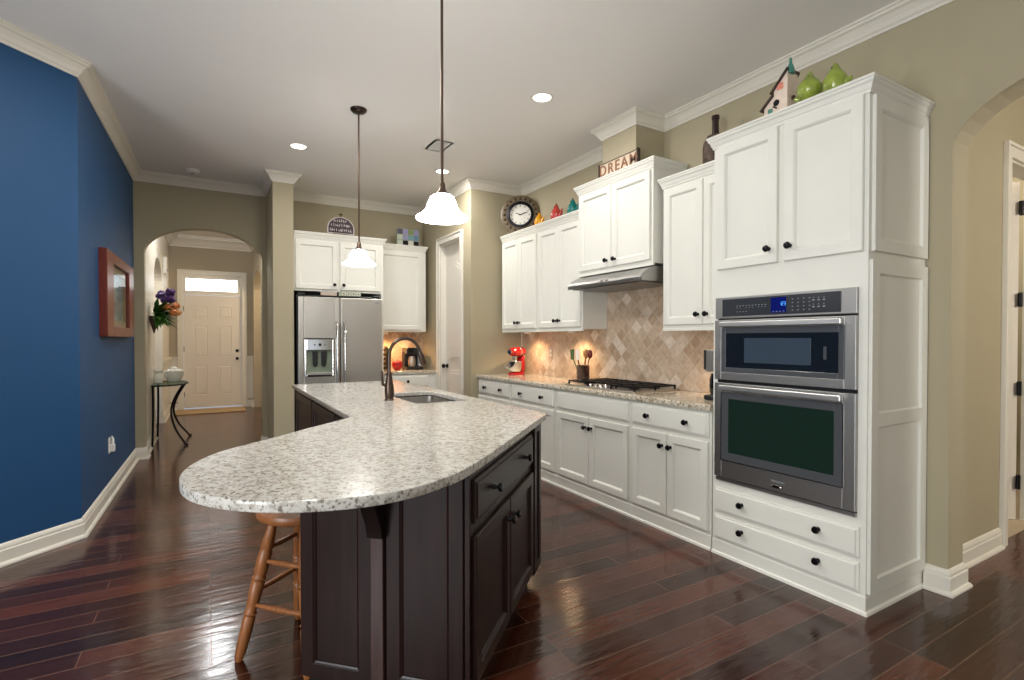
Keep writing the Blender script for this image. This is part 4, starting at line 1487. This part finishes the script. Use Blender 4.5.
# arched plaque above the refrigerator cabinet
pq = thing('word_plaque', 'dark purple arched plaque with pale writing above the refrigerator', 'sign', (1.455, 6.80, 2.7))
o_ = [(-.165, .03), (.165, .03), (.165, .11), (.15, .16), (.10, .215), (.03, .24), (-.03, .24), (-.10, .215), (-.15, .16), (-.165, .11)]
MB().prism(o_, 0, .014, 'xz').build('rim', 'sign_edge', pq, bevel=.003)
i_ = [(p[0] * .93, (p[1] - .13) * .91 + .13) for p in o_]
MB().prism(i_, -.004, 0, 'xz').build('board', 'sign_purple', pq)
random.seed(3)
for row, (z, x0, x1) in enumerate(((.175, -.09, .07), (.12, -.12, .10), (.06, -.135, .13))):
    x = x0
    while x < x1:
        w_ = random.uniform(.012, .022)
        h_ = random.uniform(.022, .038)
        wr_ = MB()
        wr_.box(x, -.006, z, x + .006, -.004, z + h_)
        if random.random() < .8:
            wr_.box(x, -.006, z + (0 if random.random() < .5 else h_ * .5), x + w_, -.004, z + (0 if random.random() < .5 else h_ * .5) + .007)
        wr_.build('letter', 'sign_edge', pq)
        x += w_ + .008
fin = MB().blob((0, .006, .275), .028, .014, 12, 6)
fin.tube([(0, .006, .238), (0, .006, .27)], .006, 8)
fin.build('finial', 'bracket_olive', pq, 60)
MB().box(-.10, -.02, 0, .10, .04, .03).build('stand', 'bracket_olive', pq, bevel=.004)

# colourful tile block above the nook
tb_ = thing('tile_art', 'blue and green tile art block on the nook cabinet', 'ornament', (2.445, 7.12, 2.705))
MB().box(-.165, 0, 0, .165, .04, .25).build('block', 'tin_grey', tb_, bevel=.003)
cols = [['tile_pale', 'hole_black', 'strip_cream', 'hole_black'], ['tile_pale', 'tile_lilac', 'tile_teal', 'tile_blue'], ['tile_violet', 'tile_lilac', 'tile_green', 'tile_lilac']]
for j in range(3):
    for i in range(4):
        MB().box(-.155 + i * .079, -.006, .012 + j * .08, -.082 + i * .079, 0, .082 + j * .08).build('tile', cols[j][i], tb_, bevel=.002)

# ---------------------------------------------------------------- blue wall
pf = thing('framed_picture', 'wide mahogany framed picture on the blue wall', 'picture', (-.762, 6.12, 1.42), PI / 2 - .018)
# local frame: viewer looks along -X, x runs to +Y
FWd, FHt = .74, .73
frame_ring(MB(), -FWd, 0, FWd, FHt, .30, .30, .09, .09, -.062, 0).build('frame', 'frame_wood', pf, bevel=.006)
frame_ring(MB(), -FWd + .30, .09, FWd - .30, FHt - .09, .07, .07, .06, .06, -.03, -.001).build('mat_board', 'mat_board', pf)
MB().box(-FWd + .35, -.012, .15, FWd - .35, -.001, FHt - .15).build('print', 'picture_paint', pf)
MB().box(-FWd + .30, -.045, .09, FWd - .30, -.043, FHt - .09).build('glass', 'pane_glass', pf)

po = thing('wall_outlet', 'white outlet with plug-in on the blue wall', 'outlet', (-.770, 5.78, .455), PI / 2 - .018)
MB().panel(-.045, -.07, .045, .07, [(0, .0005), (0, .005), (.004, .008)]).build('cover_plate', 'plastic_white', po)
MB().box(-.022, -.045, -.055, .03, -.006, .01).build('plug_in', 'plastic_white', po, bevel=.008)
MB().tube([(0, -.03, .005), (0, -.03, .06), (0, -.022, .085)], [.012, .010, .004], 10).build('plug_stem', 'plastic_white', po, 60)

# ---------------------------------------------------------------- foyer furniture
ct_ = thing('console_table', 'glass-topped console table with curved iron legs in the foyer', 'table', (-.64, 8.46, 0))
hm = [(0, -.42), (.10, -.42)] + [(.10 + .29 * math.sin(PI * i / 16), -.42 * math.cos(PI * i / 16)) for i in range(1, 16)] + [(.10, .42), (0, .42)]
MB().prism(hm, .800, .812).build('glass_top', 'table_glass', ct_, bevel=.003)
MB().tube([(p[0], p[1], .794) for p in hm], .009, 8).build('rim', 'iron', ct_, 60)
for x, y, ex, ey in ((.34, -.16, .37, -.40), (.36, .05, .39, .38), (.02, -.40, .01, -.40), (.02, .40, .01, .40)):
    if x > .1:
        pts = [(x, y, .79), (x - .10, y * .9, .60), (x - .14, y * .8, .42), (x - .09, y + (ey - y) * .45, .22), (ex - .02, y + (ey - y) * .9, .05), (ex, ey, .012), (ex + .03, ey, .02)]
    else:
        pts = [(x, y, .79), (x, y, .4), (ex, ey, .015)]
    sm_ = []
    q = [Vector(p) for p in pts]
    q = [q[0]] + q + [q[-1]]
    for i in range(1, len(q) - 2):
        for kk in range(5):
            t = kk / 5
            sm_.append(.5 * ((2 * q[i]) + (-q[i - 1] + q[i + 1]) * t + (2 * q[i - 1] - 5 * q[i] + 4 * q[i + 1] - q[i + 2]) * t * t + (-q[i - 1] + 3 * q[i] - 3 * q[i + 1] + q[i + 2]) * t ** 3))
    sm_.append(q[-1])
    MB().tube(sm_, .013, 8).build('leg', 'iron', ct_, 60)

cv = thing('ceramic_bowl', 'white fluted ceramic bowl on the foyer console table', 'bowl', (-.42, 8.62, .813))
MB().lathe([(.07, 0), (.075, .01), (.09, .03), (.115, .09), (.12, .13), (.127, .135), (.115, .13), (.10, .06), (0, .03)], (0, 0, 0), 24).build('bowl', 'ceramic_white', cv, 40)
gl_ = MB()
for i in range(7):
    a_ = 2 * PI * i / 7
    gl_.blob((.065 * math.cos(a_), .065 * math.sin(a_), .135), .04, .035, 10, 6)
gl_.blob((0, 0, .165), .05, .04, 10, 6)
gl_.build('white_shells', 'ceramic_white', cv, 60)
cv2 = thing('ceramic_vase', 'white ceramic vase on the console table beside the foyer wall', 'vase', (-.58, 8.36, .813))
MB().lathe([(.04, 0), (.05, .01), (.062, .06), (.05, .11), (.035, .13), (.06, .17), (.052, .168), (.028, .13), (0, .12)], (0, 0, 0), 20).build('body', 'ceramic_white', cv2, 40)
MB().tube([(.05, .0, .05), (.085, .0, .08), (.075, .0, .12), (.04, .0, .13)], .007, 8).build('handle', 'ceramic_white', cv2, 60)

# flower wall pocket
random.seed(11)
fp_ = thing('flower_wall_pocket', 'wall pocket of purple and orange flowers inside the foyer arch', 'flowers', (-.65, 8.2, 1.52))
MB().lathe([(.005, -.05), (.03, .04), (.055, .14), (.06, .18), (.052, .175), (0, .16)], (.04, 0, 0), 14).build('pocket', 'pocket_brown', fp_, 50)
for i in range(34):
    pass
lv = MB()
for i in range(130):
    a_ = random.uniform(-1.9, 1.9)
    el = random.uniform(-.75, .75)
    L_ = random.uniform(.16, .34)
    d_ = Vector((math.cos(a_) * math.cos(el) * .75 + .25, math.sin(a_) * math.cos(el), math.sin(el))).normalized()
    s_ = d_.cross(Vector((0, 0, 1))).normalized() * .028
    p0 = Vector((.05, 0, .19))
    mid = p0 + d_ * L_ * .55 + Vector((0, 0, .02))
    lv.add([p0, mid + s_, p0 + d_ * L_, mid - s_, mid + Vector((0, 0, .008))], [(0, 1, 4), (1, 2, 4), (2, 3, 4), (3, 0, 4)])
lv.build('foliage', 'leaf_green', fp_, 60)
blooms = []
for i in range(9):
    blooms.append((random.uniform(.08, .24), random.uniform(-.12, .12), random.uniform(.36, .50), .055, 'flower_purple', 'purple_flower'))
for i in range(7):
    blooms.append((random.uniform(.17, .30), random.uniform(-.12, .12), random.uniform(.22, .34), .048, 'flower_orange', 'orange_flower'))
for (x, y, z, r_, m_, n_) in blooms:
    MB().blob((x, y, z), r_, r_ * .8, 10, 7, jit=.010).build(n_, m_, fp_)

dc = thing('door_chime', 'small white door chime box high on the foyer wall', 'chime', (-.66, 10.75, 2.66), PI / 2)
MB().box(-.09, -.05, -.14, .09, 0, .14).build('cover', 'plastic_white', dc, bevel=.008)
MB().box(-.06, -.055, -.10, .06, -.05, -.06).build('grille', 'legend', dc, bevel=.002)

# lights for the neighbouring rooms
lamp('foyer_lamp', 'POINT', (.1, 8.7, 3.32), 66, (.96, .98, 1), shadow_soft_size=.15)
lamp('dining_lamp', 'POINT', (1.7, 10.8, 2.6), 60, (1, .78, .50), shadow_soft_size=.15)
lamp('side_room_lamp', 'POINT', (-1.6, 9.8, 2.6), 40, (1, .88, .7), shadow_soft_size=.15)
lamp('hall_fill_light', 'POINT', (3.98, -1.5, 2.3), 135, (1, .97, .92), shadow_soft_size=.15)  # unseen fill added to brighten the hall wall, screened from the oven cabinet
lamp('hall_room_lamp', 'POINT', (5.4, 2.0, 2.7), 35, (1, .95, .86), shadow_soft_size=.15)
